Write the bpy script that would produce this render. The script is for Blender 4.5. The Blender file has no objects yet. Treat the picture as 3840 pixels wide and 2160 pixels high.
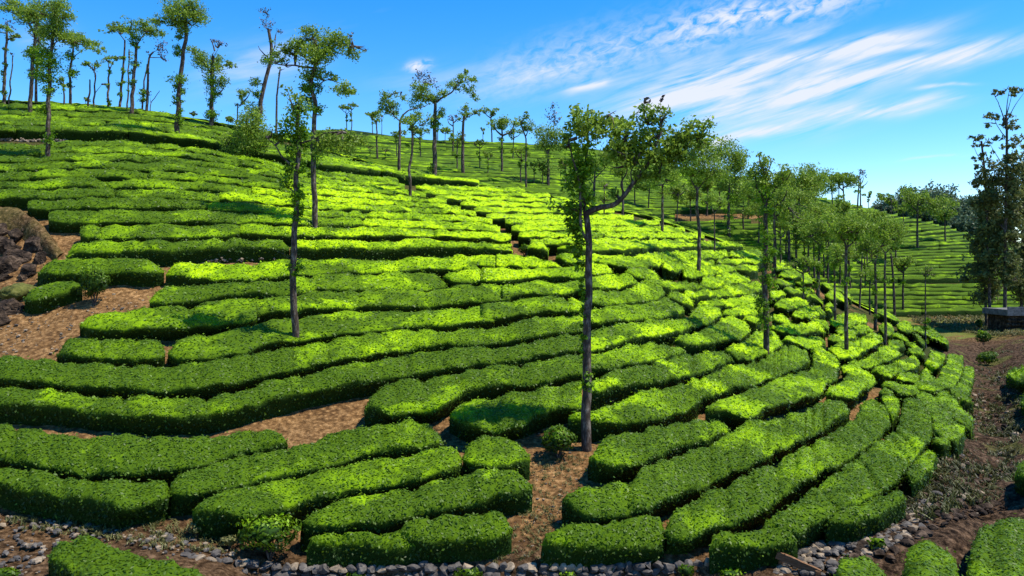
import bpy, math, random
import numpy as np
from mathutils import Vector
C = bpy.context.scene.collection
F = 3013.0            # focal length in photo pixels (photo 3840 wide)
CX, CY = 1920.0, 1000.0   # principal point column, horizon row
rng = np.random.default_rng(7)
random.seed(7)

# ---------------------------------------------------------------- camera
cam_d = bpy.data.cameras.new('camera'); cam = bpy.data.objects.new('camera', cam_d); C.objects.link(cam)
cam.location = (0, 0, 0); cam.rotation_euler = (math.radians(90), 0, 0)
cam_d.sensor_width = 36; cam_d.lens = 36 * F / 3840; cam_d.shift_y = -80 / 3840
cam_d.clip_start = 0.1; cam_d.clip_end = 5000
bpy.context.scene.camera = cam
vs = bpy.context.scene.view_settings
vs.view_transform = 'Standard'; vs.look = 'None'; vs.gamma = 1; vs.exposure = 0.55
# ---------------------------------------------------------------- sun
SUN = Vector((0.45, -0.07, 0.88)).normalized()
sun_el = math.asin(SUN.z); sun_az = math.atan2(SUN.x, SUN.y)
sd = bpy.data.lights.new('sun', 'SUN'); sd.energy = 5.0; sd.angle = math.radians(0.53); sd.color = (1, 0.94, 0.80)
so = bpy.data.objects.new('sun', sd); C.objects.link(so)
so.rotation_euler = (-SUN).to_track_quat('-Z', 'Y').to_euler()
# ---------------------------------------------------------------- world: blue sky with cirrus streaks
W = bpy.data.worlds.new('World'); bpy.context.scene.world = W; W.use_nodes = True
W.cycles.sampling_method = 'MANUAL'; W.cycles.sample_map_resolution = 512
nt = W.node_tree; nt.nodes.clear()
def N_(t, **kw):
    n = nt.nodes.new(t)
    for k, v in kw.items(): setattr(n, k, v)
    return n
def L_(a, b): nt.links.new(a, b)
def M_(op, a, b=None, c=None, clamp=False):
    n = N_('ShaderNodeMath', operation=op, use_clamp=clamp)
    for i, v in enumerate((a, b, c)):
        if v is None: continue
        if isinstance(v, (int, float)): n.inputs[i].default_value = v
        else: L_(v, n.inputs[i])
    return n.outputs[0]
sky = N_('ShaderNodeTexSky', sky_type='NISHITA'); sky.sun_disc = False
sky.sun_elevation = sun_el; sky.sun_rotation = sun_az; sky.altitude = 1500; sky.dust_density = 0.3; sky.ozone_density = 2.0
tc = N_('ShaderNodeTexCoord'); sep = N_('ShaderNodeSeparateXYZ'); L_(tc.outputs['Generated'], sep.inputs[0])
azn = M_('ARCTAN2', sep.outputs[0], sep.outputs[1]); eln = M_('ARCSINE', sep.outputs[2])
def azel(px, py):
    x = (px - CX) / F; z = (CY - py) / F; r = math.sqrt(x * x + 1 + z * z)
    return math.atan2(x, 1), math.asin(z / r)
vec = N_('ShaderNodeCombineXYZ'); L_(azn, vec.inputs[0]); L_(eln, vec.inputs[1])
def noise(scale_xy, rot, scale, detail=5, rough=0.55, dist=0.0):
    mp = N_('ShaderNodeMapping'); L_(vec.outputs[0], mp.inputs[0]); mp.inputs['Rotation'].default_value = (0, 0, rot)
    mp2 = N_('ShaderNodeMapping'); L_(mp.outputs[0], mp2.inputs[0]); mp2.inputs['Scale'].default_value = (scale_xy[0], scale_xy[1], 1)
    n = N_('ShaderNodeTexNoise'); L_(mp2.outputs[0], n.inputs['Vector'])
    n.inputs['Scale'].default_value = scale; n.inputs['Detail'].default_value = detail; n.inputs['Roughness'].default_value = rough
    n.inputs['Distortion'].default_value = dist
    return n.outputs[0]
fib = noise((1.0, 9.0), -0.27, 7.0, 7, 0.6, 0.4)        # long fibres
mot = noise((1.0, 2.0), -0.3, 55.0, 4, 0.6, 0.6)        # mottled small puffs
warp = noise((1.0, 2.0), -0.2, 9.0, 3, 0.5)
warpv = M_('MULTIPLY', M_('SUBTRACT', warp, 0.5), 0.030)
STREAKS = [  # x0,y0,x1,y1,half width px,strength,softness, mottled?
 (2380, 375, 2960, 235, 62, .85, 0), (2850, 245, 3520, 95, 26, .85, 0), (2900, 370, 3300, 285, 24, .75, 0), (3250, 297, 3900, 135, 30, .95, 0),
 (3080, 440, 3560, 384, 27, .95, 0), (2650, 535, 3090, 462, 18, .7, 0), (3140, 224, 3600, 135, 18, .62, 0), (2950, 310, 3300, 230, 40, .45, 0),
 (3430, 332, 3660, 316, 7, .5, 0), (2540, 150, 2830, 30, 75, .5, 1), (2750, 60, 3260, -20, 45, .55, 1), (2800, 172, 3130, 88, 22, .5, 0),
 (1850, 300, 2620, 90, 75, .34, 1), (2120, 345, 2290, 290, 12, .5, 0), (2250, 420, 3050, 420, 70, .42, 0), (1500, 320, 2500, 250, 60, .25, 0), (2500, 420, 3300, 330, 100, .28, 0),
 (1530, 262, 1610, 240, 22, .7, 1), (2915, 690, 2945, 655, 22, .8, 1), (2610, 590, 2700, 530, 30, .4, 0), (3390, 602, 3620, 583, 5, .35, 0),
 (760, 300, 1150, 200, 70, .30, 0), (3500, 400, 3640, 370, 6, .4, 0), (60, 150, 250, 120, 40, .2, 0), (2560, 640, 2760, 560, 22, .45, 1),
]
total = None
vwarp = M_('ADD', eln, warpv)
for (x0, y0, x1, y1, wd, st, md) in STREAKS:
    a0, e0 = azel(x0, y0); a1, e1 = azel(x1, y1)
    L = math.hypot(a1 - a0, e1 - e0); tx, ty = (a1 - a0) / L, (e1 - e0) / L
    w_ = wd * 1.15 / F
    da = M_('SUBTRACT', azn, (a0 + a1) / 2); de = M_('SUBTRACT', vwarp, (e0 + e1) / 2)
    s = M_('ADD', M_('MULTIPLY', da, tx), M_('MULTIPLY', de, ty))
    t = M_('SUBTRACT', M_('MULTIPLY', de, tx), M_('MULTIPLY', da, ty))
    sn = M_('DIVIDE', s, L * 0.5 + w_ * 0.5); tn = M_('DIVIDE', t, w_)
    r2 = M_('ADD', M_('POWER', M_('ABSOLUTE', sn), 3.0), M_('POWER', M_('ABSOLUTE', tn), 2.0))
    g = M_('EXPONENT', M_('MULTIPLY', r2, -1.3))
    src = mot if md else fib
    k = M_('MULTIPLY_ADD', src, 3.6, -1.20 if not md else -1.25, clamp=True)
    v = M_('MULTIPLY', M_('MULTIPLY', g, k), st * 1.4)
    total = v if total is None else M_('ADD', total, v)
total = M_('MULTIPLY', total, M_('GREATER_THAN', sep.outputs[1], 0.0))
# generic thin cirrus over the rest of the sky
gen = M_('MULTIPLY', M_('MULTIPLY_ADD', noise((1.0, 5.0), -0.27, 2.2, 5, 0.6), 3.0, -1.75, clamp=True), 0.25)
total = M_('MINIMUM', M_('ADD', total, gen), 0.93)
hs = N_('ShaderNodeHueSaturation'); L_(sky.outputs[0], hs.inputs['Color'])
hs.inputs['Saturation'].default_value = 1.45; hs.inputs['Hue'].default_value = 0.503; hs.inputs['Value'].default_value = 2.65
mx = N_('ShaderNodeMix', data_type='RGBA'); L_(total, mx.inputs['Factor']); L_(hs.outputs[0], mx.inputs[6])
mx.inputs[7].default_value = (9.0, 9.4, 10.5, 1)
bg = N_('ShaderNodeBackground'); bg.inputs['Strength'].default_value = 0.066
L_(mx.outputs[2], bg.inputs[0]); wo = N_('ShaderNodeOutputWorld'); L_(bg.outputs[0], wo.inputs[0])

# ---------------------------------------------------------------- materials
def material(name, build):
    m = bpy.data.materials.new(name); m.use_nodes = True; t = m.node_tree; t.nodes.clear()
    out = t.nodes.new('ShaderNodeOutputMaterial')
    build(t, out); return m
def nn(t, typ, ins={}, **kw):
    n = t.nodes.new(typ)
    for k, v in kw.items(): setattr(n, k, v)
    for k, v in ins.items():
        if isinstance(v, bpy.types.NodeSocket): t.links.new(v, n.inputs[k])
        else: n.inputs[k].default_value = v
    return n
def ramp(t, fac, stops):
    r = nn(t, 'ShaderNodeValToRGB', {'Fac': fac}); e = r.color_ramp.elements
    e[0].position, e[0].color = stops[0][0], (*stops[0][1], 1); e[1].position, e[1].color = stops[-1][0], (*stops[-1][1], 1)
    for p, c in stops[1:-1]:
        x = e.new(p); x.color = (*c, 1)
    return r.outputs[0]
def mixc(t, f, a, b):
    n = t.nodes.new('ShaderNodeMix'); n.data_type = 'RGBA'
    for i, v in ((0, f), (6, a), (7, b)):
        if isinstance(v, bpy.types.NodeSocket): t.links.new(v, n.inputs[i])
        elif i == 0: n.inputs[0].default_value = v
        else: n.inputs[i].default_value = (*v, 1)
    return n.outputs[2]
def math_(t, op, a, b=0.0, clamp=False):
    n = t.nodes.new('ShaderNodeMath'); n.operation = op; n.use_clamp = clamp
    for i, v in ((0, a), (1, b)):
        if isinstance(v, bpy.types.NodeSocket): t.links.new(v, n.inputs[i])
        else: n.inputs[i].default_value = v
    return n.outputs[0]
def mrange(t, v, a, b, c=0.0, d=1.0):
    n = nn(t, 'ShaderNodeMapRange', {0: v, 1: a, 2: b, 3: c, 4: d}); return n.outputs[0]

def tea(far):
    def b(t, out):
        geo = nn(t, 'ShaderNodeNewGeometry'); pos = geo.outputs['Position']
        dn = nn(t, 'ShaderNodeTexNoise', {'Vector': pos, 'Scale': 2.2, 'Detail': 5.0, 'Roughness': 0.75})
        dv = nn(t, 'ShaderNodeVectorMath', {0: dn.outputs['Color'], 1: (0.5, 0.5, 0.5)}, operation='SUBTRACT'); dv2 = nn(t, 'ShaderNodeVectorMath', {0: dv.outputs[0], 3: 2.6}, operation='SCALE')
        pd = nn(t, 'ShaderNodeVectorMath', {0: pos, 1: dv2.outputs[0]}, operation='ADD')
        vor = nn(t, 'ShaderNodeTexVoronoi', {'Vector': pd.outputs[0], 'Scale': 0.55, 'Randomness': 1.0}, feature='SMOOTH_F1'); vor.inputs['Smoothness'].default_value = 0.25
        wn = nn(t, 'ShaderNodeTexNoise', {'Vector': pos, 'Scale': 0.16, 'Detail': 2.0}).outputs[0]
        bn = nn(t, 'ShaderNodeTexNoise', {'Vector': pos, 'Scale': 1.1, 'Detail': 4.0}).outputs[0]
        cell = nn(t, 'ShaderNodeSeparateColor', {0: vor.outputs['Color']}).outputs[0]
        fl = nn(t, 'ShaderNodeAttribute', attribute_name='flush').outputs['Fac']
        sun = nn(t, 'ShaderNodeAttribute', attribute_name='young').outputs['Fac']  # share of young yellow-green leaf, the row's own colour
        # patches of new yellow-green flush against older leaf
        p = math_(t, 'ADD', math_(t, 'MULTIPLY', cell, 0.55), math_(t, 'MULTIPLY', wn, 0.5))
        p = math_(t, 'ADD', p, math_(t, 'MULTIPLY', math_(t, 'SUBTRACT', bn, 0.5), 0.95))
        p = math_(t, 'ADD', p, math_(t, 'MULTIPLY', math_(t, 'SUBTRACT', sun, 0.62), 0.75))
        p = mrange(t, p, 0.24, 0.80)
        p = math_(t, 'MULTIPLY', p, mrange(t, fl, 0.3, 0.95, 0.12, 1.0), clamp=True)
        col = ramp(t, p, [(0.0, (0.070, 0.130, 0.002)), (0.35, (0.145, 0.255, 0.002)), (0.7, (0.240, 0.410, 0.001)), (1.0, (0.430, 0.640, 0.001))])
        col = mixc(t, mrange(t, fl, 0.15, 0.85, 0.94, 0.0), col, (0.010, 0.028, 0.003))  # sides: old dark leaf, blackened further to imitate their shade
        if far:
            fn = nn(t, 'ShaderNodeTexNoise', {'Vector': pos, 'Scale': 5.0, 'Detail': 5.0, 'Roughness': 0.7}).outputs[0]
            col = mixc(t, mrange(t, fn, 0.35, 0.62, 0.45, 0.0), col, (0.018, 0.050, 0.008))
        else:
            rnd = geo.outputs['Random Per Island']
            col = mixc(t, mrange(t, rnd, 0.0, 1.0, 0.0, 0.62), col, (0.030, 0.075, 0.004))
            col = mixc(t, mrange(t, rnd, 0.93, 1.0, 0.0, 0.3), col, (0.30, 0.50, 0.03))
        bs = nn(t, 'ShaderNodeBsdfPrincipled', {'Base Color': col, 'Roughness': 0.5 if not far else 0.8, 'Specular IOR Level': 0.22 if not far else 0.08})
        if far:
            bp = nn(t, 'ShaderNodeBump', {'Strength': 0.9, 'Distance': 0.12, 'Height': nn(t, 'ShaderNodeTexNoise', {'Vector': pos, 'Scale': 6.0, 'Detail': 5.0, 'Roughness': 0.7}).outputs[0]})
            t.links.new(bp.outputs[0], bs.inputs['Normal'])
            t.links.new(bs.outputs[0], out.inputs[0])
        else:
            tr = nn(t, 'ShaderNodeBsdfTranslucent', {'Color': mixc(t, 0.5, col, (0.25, 0.45, 0.01))})
            ms = nn(t, 'ShaderNodeMixShader', {0: 0.22}); t.links.new(bs.outputs[0], ms.inputs[1]); t.links.new(tr.outputs[0], ms.inputs[2])
            t.links.new(ms.outputs[0], out.inputs[0])
    return b
M_TEA = material('tea_leaf', tea(False)); M_TEAFAR = material('tea_foliage', tea(True))
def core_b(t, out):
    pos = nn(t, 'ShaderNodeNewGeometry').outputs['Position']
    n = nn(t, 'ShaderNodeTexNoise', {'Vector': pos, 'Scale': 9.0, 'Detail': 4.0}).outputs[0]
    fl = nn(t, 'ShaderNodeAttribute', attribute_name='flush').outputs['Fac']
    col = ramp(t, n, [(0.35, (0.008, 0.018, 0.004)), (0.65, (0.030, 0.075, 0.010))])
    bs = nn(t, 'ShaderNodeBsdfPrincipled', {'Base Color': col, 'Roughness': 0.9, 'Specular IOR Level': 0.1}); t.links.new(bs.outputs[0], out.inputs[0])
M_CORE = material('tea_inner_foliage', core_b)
def foliage(c0, c1, c2, tl=0.3):
    def b(t, out):
        geo = nn(t, 'ShaderNodeNewGeometry')
        n = nn(t, 'ShaderNodeTexNoise', {'Vector': geo.outputs['Position'], 'Scale': 0.9, 'Detail': 3.0}).outputs[0]
        f = math_(t, 'ADD', math_(t, 'MULTIPLY', geo.outputs['Random Per Island'], 0.55), math_(t, 'MULTIPLY', mrange(t, n, 0.3, 0.7), 0.45))
        col = ramp(t, f, [(0.1, c0), (0.55, c1), (0.95, c2)])
        bs = nn(t, 'ShaderNodeBsdfPrincipled', {'Base Color': col, 'Roughness': 0.55, 'Specular IOR Level': 0.3})
        tr = nn(t, 'ShaderNodeBsdfTranslucent', {'Color': col}); ms = nn(t, 'ShaderNodeMixShader', {0: tl})
        t.links.new(bs.outputs[0], ms.inputs[1]); t.links.new(tr.outputs[0], ms.inputs[2]); t.links.new(ms.outputs[0], out.inputs[0])
    return b
M_OAK = material('oak_leaves', foliage((0.085, 0.135, 0.012), (0.195, 0.305, 0.028), (0.350, 0.480, 0.050), 0.42))
M_OAKB = material('oak_fresh_leaves', foliage((0.055, 0.120, 0.006), (0.130, 0.260, 0.006), (0.260, 0.430, 0.010), 0.4))
M_TWIG = material('dry_twigs', foliage((0.045, 0.04, 0.045), (0.09, 0.08, 0.085), (0.15, 0.14, 0.13), 0.1))
M_EUC = material('eucalyptus_leaves', foliage((0.060, 0.075, 0.020), (0.130, 0.155, 0.040), (0.220, 0.250, 0.070), 0.35))
M_WEED = material('weeds', foliage((0.06, 0.07, 0.02), (0.13, 0.13, 0.04), (0.22, 0.20, 0.07), 0.2))
M_WEEDD = material('dark_weeds', foliage((0.03, 0.028, 0.010), (0.07, 0.075, 0.02), (0.14, 0.15, 0.035), 0.2))
M_FOREST = material('forest_leaves', foliage((0.045, 0.075, 0.045), (0.085, 0.135, 0.065), (0.14, 0.20, 0.09), 0.25))
def simple(stops, scale, rough=0.9, bump=0.5, bdist=0.03, detail=6.0, stretch=(1, 1, 1)):
    def b(t, out):
        pos = nn(t, 'ShaderNodeNewGeometry').outputs['Position']
        mp = nn(t, 'ShaderNodeMapping', {'Vector': pos, 'Scale': stretch})
        n = nn(t, 'ShaderNodeTexNoise', {'Vector': mp.outputs[0], 'Scale': scale, 'Detail': detail, 'Roughness': 0.65}).outputs[0]
        bs = nn(t, 'ShaderNodeBsdfPrincipled', {'Base Color': ramp(t, n, stops), 'Roughness': rough, 'Specular IOR Level': 0.2})
        bp = nn(t, 'ShaderNodeBump', {'Strength': bump, 'Distance': bdist, 'Height': n}); t.links.new(bp.outputs[0], bs.inputs['Normal'])
        t.links.new(bs.outputs[0], out.inputs[0])
    return b
M_BARK = material('bark', simple([(0.3, (0.022, 0.014, 0.010)), (0.5, (0.060, 0.042, 0.032)), (0.70, (0.24, 0.20, 0.165))], 3.0, stretch=(2.5, 2.5, 1)))
M_BARKP = material('pale_bark', simple([(0.3, (0.20, 0.16, 0.13)), (0.7, (0.5, 0.44, 0.38))], 5.0))
M_STONE = material('dark_stone', simple([(0.3, (0.030, 0.026, 0.024)), (0.55, (0.095, 0.085, 0.078)), (0.75, (0.24, 0.21, 0.18))], 4.0))
M_ROCK = material('dark_rock', simple([(0.35, (0.008, 0.005, 0.004)), (0.5, (0.035, 0.022, 0.014)), (0.7, (0.14, 0.095, 0.065))], 2.5, bump=1.0, bdist=.12))
M_MOSS = material('moss', simple([(0.3, (0.03, 0.035, 0.008)), (0.55, (0.10, 0.105, 0.02)), (0.75, (0.20, 0.18, 0.06))], 6.0))
M_STONEP = material('pale_stone', simple([(0.3, (0.10, 0.075, 0.05)), (0.7, (0.36, 0.28, 0.20))], 5.0))
M_WOOD = material('weathered_wood', simple([(0.3, (0.09, 0.045, 0.02)), (0.7, (0.24, 0.13, 0.07))], 6.0, stretch=(1, 1, 6)))
M_CONC = material('concrete', simple([(0.3, (0.05, 0.05, 0.05)), (0.7, (0.20, 0.20, 0.20))], 3.0))
def ground_b(t, out):
    pos = nn(t, 'ShaderNodeNewGeometry').outputs['Position']
    n1 = nn(t, 'ShaderNodeTexNoise', {'Vector': pos, 'Scale': 0.5, 'Detail': 5.0}).outputs[0]
    n2 = nn(t, 'ShaderNodeTexNoise', {'Vector': pos, 'Scale': 5.0, 'Detail': 7.0, 'Roughness': 0.75}).outputs[0]
    vo = nn(t, 'ShaderNodeTexVoronoi', {'Vector': pos, 'Scale': 5.5}).outputs['Distance']
    soil = ramp(t, n2, [(0.34, (0.045, 0.022, 0.008)), (0.5, (0.20, 0.108, 0.042)), (0.64, (0.44, 0.26, 0.115))])
    litter = ramp(t, vo, [(0.05, (0.40, 0.24, 0.11)), (0.35, (0.16, 0.085, 0.034)), (0.7, (0.04, 0.020, 0.010))])
    soil = mixc(t, mrange(t, n1, 0.4, 0.6, 0.15, 0.7), soil, litter)
    g = nn(t, 'ShaderNodeAttribute', attribute_name='grass').outputs['Fac']
    dk = nn(t, 'ShaderNodeAttribute', attribute_name='debris').outputs['Fac']
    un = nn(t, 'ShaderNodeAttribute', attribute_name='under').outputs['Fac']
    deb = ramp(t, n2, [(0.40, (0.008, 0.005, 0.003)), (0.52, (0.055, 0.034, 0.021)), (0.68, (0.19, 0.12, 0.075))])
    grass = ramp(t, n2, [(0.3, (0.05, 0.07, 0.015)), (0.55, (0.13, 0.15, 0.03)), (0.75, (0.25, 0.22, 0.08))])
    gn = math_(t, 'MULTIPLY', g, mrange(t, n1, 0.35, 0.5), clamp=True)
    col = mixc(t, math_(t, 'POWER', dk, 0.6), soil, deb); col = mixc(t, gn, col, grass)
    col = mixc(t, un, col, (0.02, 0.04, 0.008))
    bs = nn(t, 'ShaderNodeBsdfPrincipled', {'Base Color': col, 'Roughness': 1.0, 'Specular IOR Level': 0.05})
    hh = math_(t, 'ADD', n2, math_(t, 'MULTIPLY', vo, -0.5))
    bp = nn(t, 'ShaderNodeBump', {'Strength': 1.0, 'Distance': 0.09, 'Height': hh}); t.links.new(bp.outputs[0], bs.inputs['Normal'])
    t.links.new(bs.outputs[0], out.inputs[0])
M_GROUND = material('earth', ground_b)

# ---------------------------------------------------------------- terrain as height field over (px column, depth Y)
def zof(py, Y): return (CY - py) / F * Y
# every entry (py, Y) of the near hillside; ('z', Y, z) where hidden
NEAR = {
 -2600: [('z', 3, -8), ('z', 15, -7.0), ('z', 21, -6.0), ('z', 28, -3.0), ('z', 40, 4), ('z', 60, 15), ('z', 90, 28), ('z', 130, 30), ('z', 300, 10)],
 -700: [('z', 3, -8), ('z', 15, -7.4), (2160, 18.5), (1960, 21.5), (1600, 25.2), (1350, 30.0), (1050, 36.5), (770, 44), (610, 50), (515, 57), (365, 80), ('z', 100, 18.2), ('z', 140, 10), ('z', 300, -5)],
 0: [('z', 3, -8), ('z', 15, -7.4), ('z', 19, -7.15), (1960, 21.5), (1650, 25), (1400, 29.5), (1180, 34.5), (1050, 37.5), (770, 44), (620, 50), (520, 57), (450, 65), (370, 80), ('z', 100, 17.2), ('z', 140, 9), ('z', 300, -5)],
 400: [('z', 3, -8), ('z', 15, -7.4), ('z', 19, -7.15), (1960, 21.5), (1650, 25.2), (1400, 29.8), (1150, 35), (950, 39.5), (770, 45), (620, 51), (535, 57), (460, 66), (392, 81), ('z', 100, 16.6), ('z', 140, 8), ('z', 300, -5)],
 800: [('z', 3, -8), ('z', 15, -7.5), ('z', 19, -7.3), (2000, 21.3), (1650, 25.8), (1400, 30.2), (1170, 35.5), (960, 40.5), (800, 45.5), (650, 52), (565, 58), (520, 65), (455, 82), ('z', 100, 14.5), ('z', 140, 6), ('z', 300, -5)],
 1100: [('z', 3, -9), ('z', 15, -8.7), ('z', 19.6, -8.6), (2118, 20.4), (1950, 22.3), (1650, 26.2), (1400, 30.8), (1180, 36), (965, 41.5), (820, 46.5), (690, 53), (612, 60), (570, 67), (520, 82), ('z', 100, 12.8), ('z', 140, 4), ('z', 300, -6)],
 1600: [('z', 3, -9), ('z', 15, -8.7), ('z', 19.6, -8.6), (2118, 20.4), (1950, 22.2), (1680, 26), (1400, 31.5), (1180, 37.5), (970, 44.5), (850, 51), (760, 58), (690, 66), (650, 78), ('z', 95, 8.0), ('z', 125, 1), ('z', 300, -6)],
 2000: [('z', 3, -9), ('z', 15, -8.7), ('z', 19.6, -8.6), (2118, 20.4), (1950, 22), (1680, 25.8), (1420, 31), (1180, 38), (960, 47), (870, 54), (790, 63), (712, 80), ('z', 95, 6.5), ('z', 125, 0), ('z', 300, -6)],
 2200: [('z', 3, -9), ('z', 15, -8.7), ('z', 19.6, -8.6), (2118, 20.4), (1950, 22), (1680, 25.8), (1420, 31), (1180, 38.5), (970, 48), (890, 55), (820, 65), (750, 81), ('z', 95, 5.0), ('z', 125, -1), ('z', 300, -6)],
 2400: [('z', 3, -9), ('z', 15, -8.7), ('z', 19.6, -8.6), (2112, 20.5), (1950, 22), (1680, 26.2), (1420, 31.8), (1180, 40), (975, 50), (900, 58), (840, 68), (790, 83), ('z', 98, 4.0), ('z', 125, -2), ('z', 300, -6)],
 2600: [('z', 3, -9), ('z', 15, -8.6), ('z', 19.6, -8.5), (2105, 20.5), (1950, 22.5), (1680, 27), (1420, 33.5), (1200, 43), (1065, 51), (965, 59), (900, 68), (850, 83), ('z', 98, 2.2), ('z', 125, -3), ('z', 300, -6)],
 2875: [('z', 3, -9), ('z', 15, -8.3), ('z', 19, -8.2), (2090, 20.8), (1750, 26), (1550, 31.5), (1390, 38.5), (1250, 46.5), (1100, 57), (1010, 66), (950, 80), ('z', 95, -1.2), ('z', 118, -5.5), ('z', 300, -6)],
 3170: [('z', 3, -9), ('z', 15, -8.0), ('z', 19, -7.9), (2060, 21), (1720, 27.5), (1530, 35), (1380, 44), (1270, 52), (1170, 62), (1095, 75), ('z', 88, -3.8), ('z', 108, -7.0), ('z', 300, -7)],
 3434: [('z', 3, -9), ('z', 15, -8.0), ('z', 19, -7.9), (1990, 21.8), (1720, 28.5), (1560, 36), (1430, 46), (1320, 55), (1235, 66), (1218, 72), ('z', 80, -6.3), ('z', 100, -7.3), ('z', 300, -7)],
 3560: [('z', 3, -9), ('z', 15, -8.0), ('z', 19, -7.9), (1960, 22), (1700, 29.5), (1560, 37), (1430, 48), (1330, 58), (1282, 66), ('z', 74, -6.75), ('z', 100, -7.2), ('z', 300, -7)],
 3700: [('z', 3, -9), ('z', 15, -8.2), ('z', 19, -8.0), (1990, 22.5), (1720, 30.5), (1570, 39), (1440, 51), (1340, 64), (1255, 82), ('z', 100, -6.9), ('z', 300, -7)],
 3900: [('z', 3, -9), ('z', 15, -8.3), ('z', 19, -8.0), (1950, 23), (1700, 30), (1520, 39), (1370, 52), (1270, 70), (1215, 86), ('z', 100, -6.3), ('z', 300, -7)],
 6400: [('z', 3, -9), ('z', 15, -8.3), ('z', 19, -8.0), ('z', 25, -7), ('z', 40, -5), ('z', 60, -3), ('z', 90, -2), ('z', 300, -7)],
}
FAR = {
 -2600: [('z', 3, -30), ('z', 90, -12), ('z', 200, 5), ('z', 300, 20), ('z', 500, 15), ('z', 1500, 0)],
 0: [('z', 3, -30), ('z', 90, -12), ('z', 140, 5), ('z', 200, 15), ('z', 300, 20), ('z', 500, 15), ('z', 1500, 0)],
 900: [('z', 3, -30), ('z', 85, -12), ('z', 118, 12), ('z', 170, 24.8), (492, 172), ('z', 200, 27), ('z', 260, 22), ('z', 500, 15), ('z', 1500, 0)],
 1250: [('z', 3, -30), ('z', 85, -9), ('z', 110, 10), (560, 130), (488, 170), ('z', 200, 28.5), ('z', 280, 20), ('z', 500, 15), ('z', 1500, 0)],
 1600: [('z', 3, -30), ('z', 85, 2), ('z', 98, 8.5), (645, 115), (580, 140), (521, 175), ('z', 205, 28), ('z', 280, 20), ('z', 500, 15), ('z', 1500, 0)],
 2150: [('z', 3, -30), ('z', 85, 0), ('z', 98, 5), (710, 120), (620, 145), (547, 180), ('z', 210, 27), ('z', 280, 20), ('z', 500, 15), ('z', 1500, 0)],
 2550: [('z', 3, -30), ('z', 85, -3), ('z', 98, 1.5), (815, 118), (798, 121), (700, 145), (620, 180), ('z', 210, 22.5), ('z', 280, 16), ('z', 500, 12), ('z', 1500, 0)],
 2850: [('z', 3, -30), ('z', 85, -8), ('z', 98, -3), (900, 113), (815, 121), (795, 124), (720, 155), (675, 185), ('z', 215, 19), ('z', 280, 14), ('z', 500, 12), ('z', 1500, 0)],
 3100: [('z', 3, -30), ('z', 95, -9), ('z', 102, -6), (1085, 108), (960, 122), (850, 143), (742, 185), ('z', 215, 14), ('z', 280, 12), ('z', 500, 12), ('z', 1500, 0)],
 3300: [('z', 3, -30), ('z', 95, -9), ('z', 104, -6.8), (1168, 111), (1055, 121), (950, 137), (850, 158), (782, 185), ('z', 215, 11.5), ('z', 280, 11), ('z', 500, 12), ('z', 1500, 0)],
 3480: [('z', 3, -30), ('z', 95, -9), ('z', 104, -6.9), (1172, 111), (1055, 121), (960, 135), (880, 152), (822, 172), ('z', 200, 9), ('z', 280, 11), ('z', 500, 12), ('z', 1500, 0)],
 3640: [('z', 3, -30), ('z', 95, -9), ('z', 104, -7), (1172, 111), (1055, 121), (970, 133), (910, 147), (868, 165), ('z', 200, 6.5), ('z', 280, 10), ('z', 500, 12), ('z', 1500, 0)],
 3900: [('z', 3, -30), ('z', 95, -9), ('z', 104, -7), (1172, 111), (1055, 121), (980, 133), (930, 150), ('z', 200, 4.5), ('z', 280, 9), ('z', 500, 12), ('z', 1500, 0)],
 6400: [('z', 3, -30), ('z', 95, -9), ('z', 104, -7), ('z', 150, -2), ('z', 280, 9), ('z', 500, 12), ('z', 1500, 0)],
}
def pchip(x, y, xq):
    x = np.asarray(x, float); y = np.asarray(y, float); h = np.diff(x); d = np.diff(y, axis=0) / h.reshape(-1, *([1] * (y.ndim - 1)))
    m = np.zeros_like(y); m[0] = d[0]; m[-1] = d[-1]
    for i in range(1, len(x) - 1):
        w1 = 2 * h[i] + h[i - 1]; w2 = h[i] + 2 * h[i - 1]; a, b = d[i - 1], d[i]
        with np.errstate(divide='ignore', invalid='ignore'):
            v = (w1 + w2) / (w1 / a + w2 / b)
        m[i] = np.where(a * b > 0, v, 0)
    xq = np.clip(xq, x[0], x[-1]); k = np.clip(np.searchsorted(x, xq, side='right') - 1, 0, len(x) - 2)
    t = (xq - x[k]) / h[k]; hh = h[k]
    if y.ndim > 1: t = t.reshape(-1, 1); hh = hh.reshape(-1, 1)
    return y[k] * (1 + 2 * t) * (1 - t) ** 2 + m[k] * hh * t * (1 - t) ** 2 + y[k + 1] * t * t * (3 - 2 * t) + m[k + 1] * hh * t * t * (t - 1)
# depth samples and columns of the field grid
YG = np.concatenate([np.linspace(3, 17, 15), np.geomspace(17.3, 250, 640), np.geomspace(253, 1500, 60)])
PXG = np.concatenate([np.linspace(-2600, -640, 40), np.linspace(-600, 4440, 505), np.linspace(4480, 6400, 40)])
def field(tab):
    cols = sorted(tab); Z = []
    for c in cols:
        ys = []; zs = []
        for e in tab[c]:
            if e[0] == 'z': ys.append(e[1]); zs.append(e[2])
            else: ys.append(e[1]); zs.append(zof(*e))
        lz = pchip(np.log(ys), zs, np.log(YG)); Z.append(lz)
    Z = pchip(np.array(cols, float), np.array(Z), PXG)       # (npx, nY)
    return Z
def blur(Z, n, ax):
    for _ in range(n):
        Zp = np.pad(Z, [(1, 1) if a == ax else (0, 0) for a in (0, 1)], 'edge')
        Z = (Zp[2:] if ax == 0 else Zp[:, 2:]) * .25 + Z * .5 + (Zp[:-2] if ax == 0 else Zp[:, :-2]) * .25
    return Z
ZN = blur(blur(field(NEAR), 6, 0), 8, 1); ZF = blur(blur(field(FAR), 6, 0), 6, 1)
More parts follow.
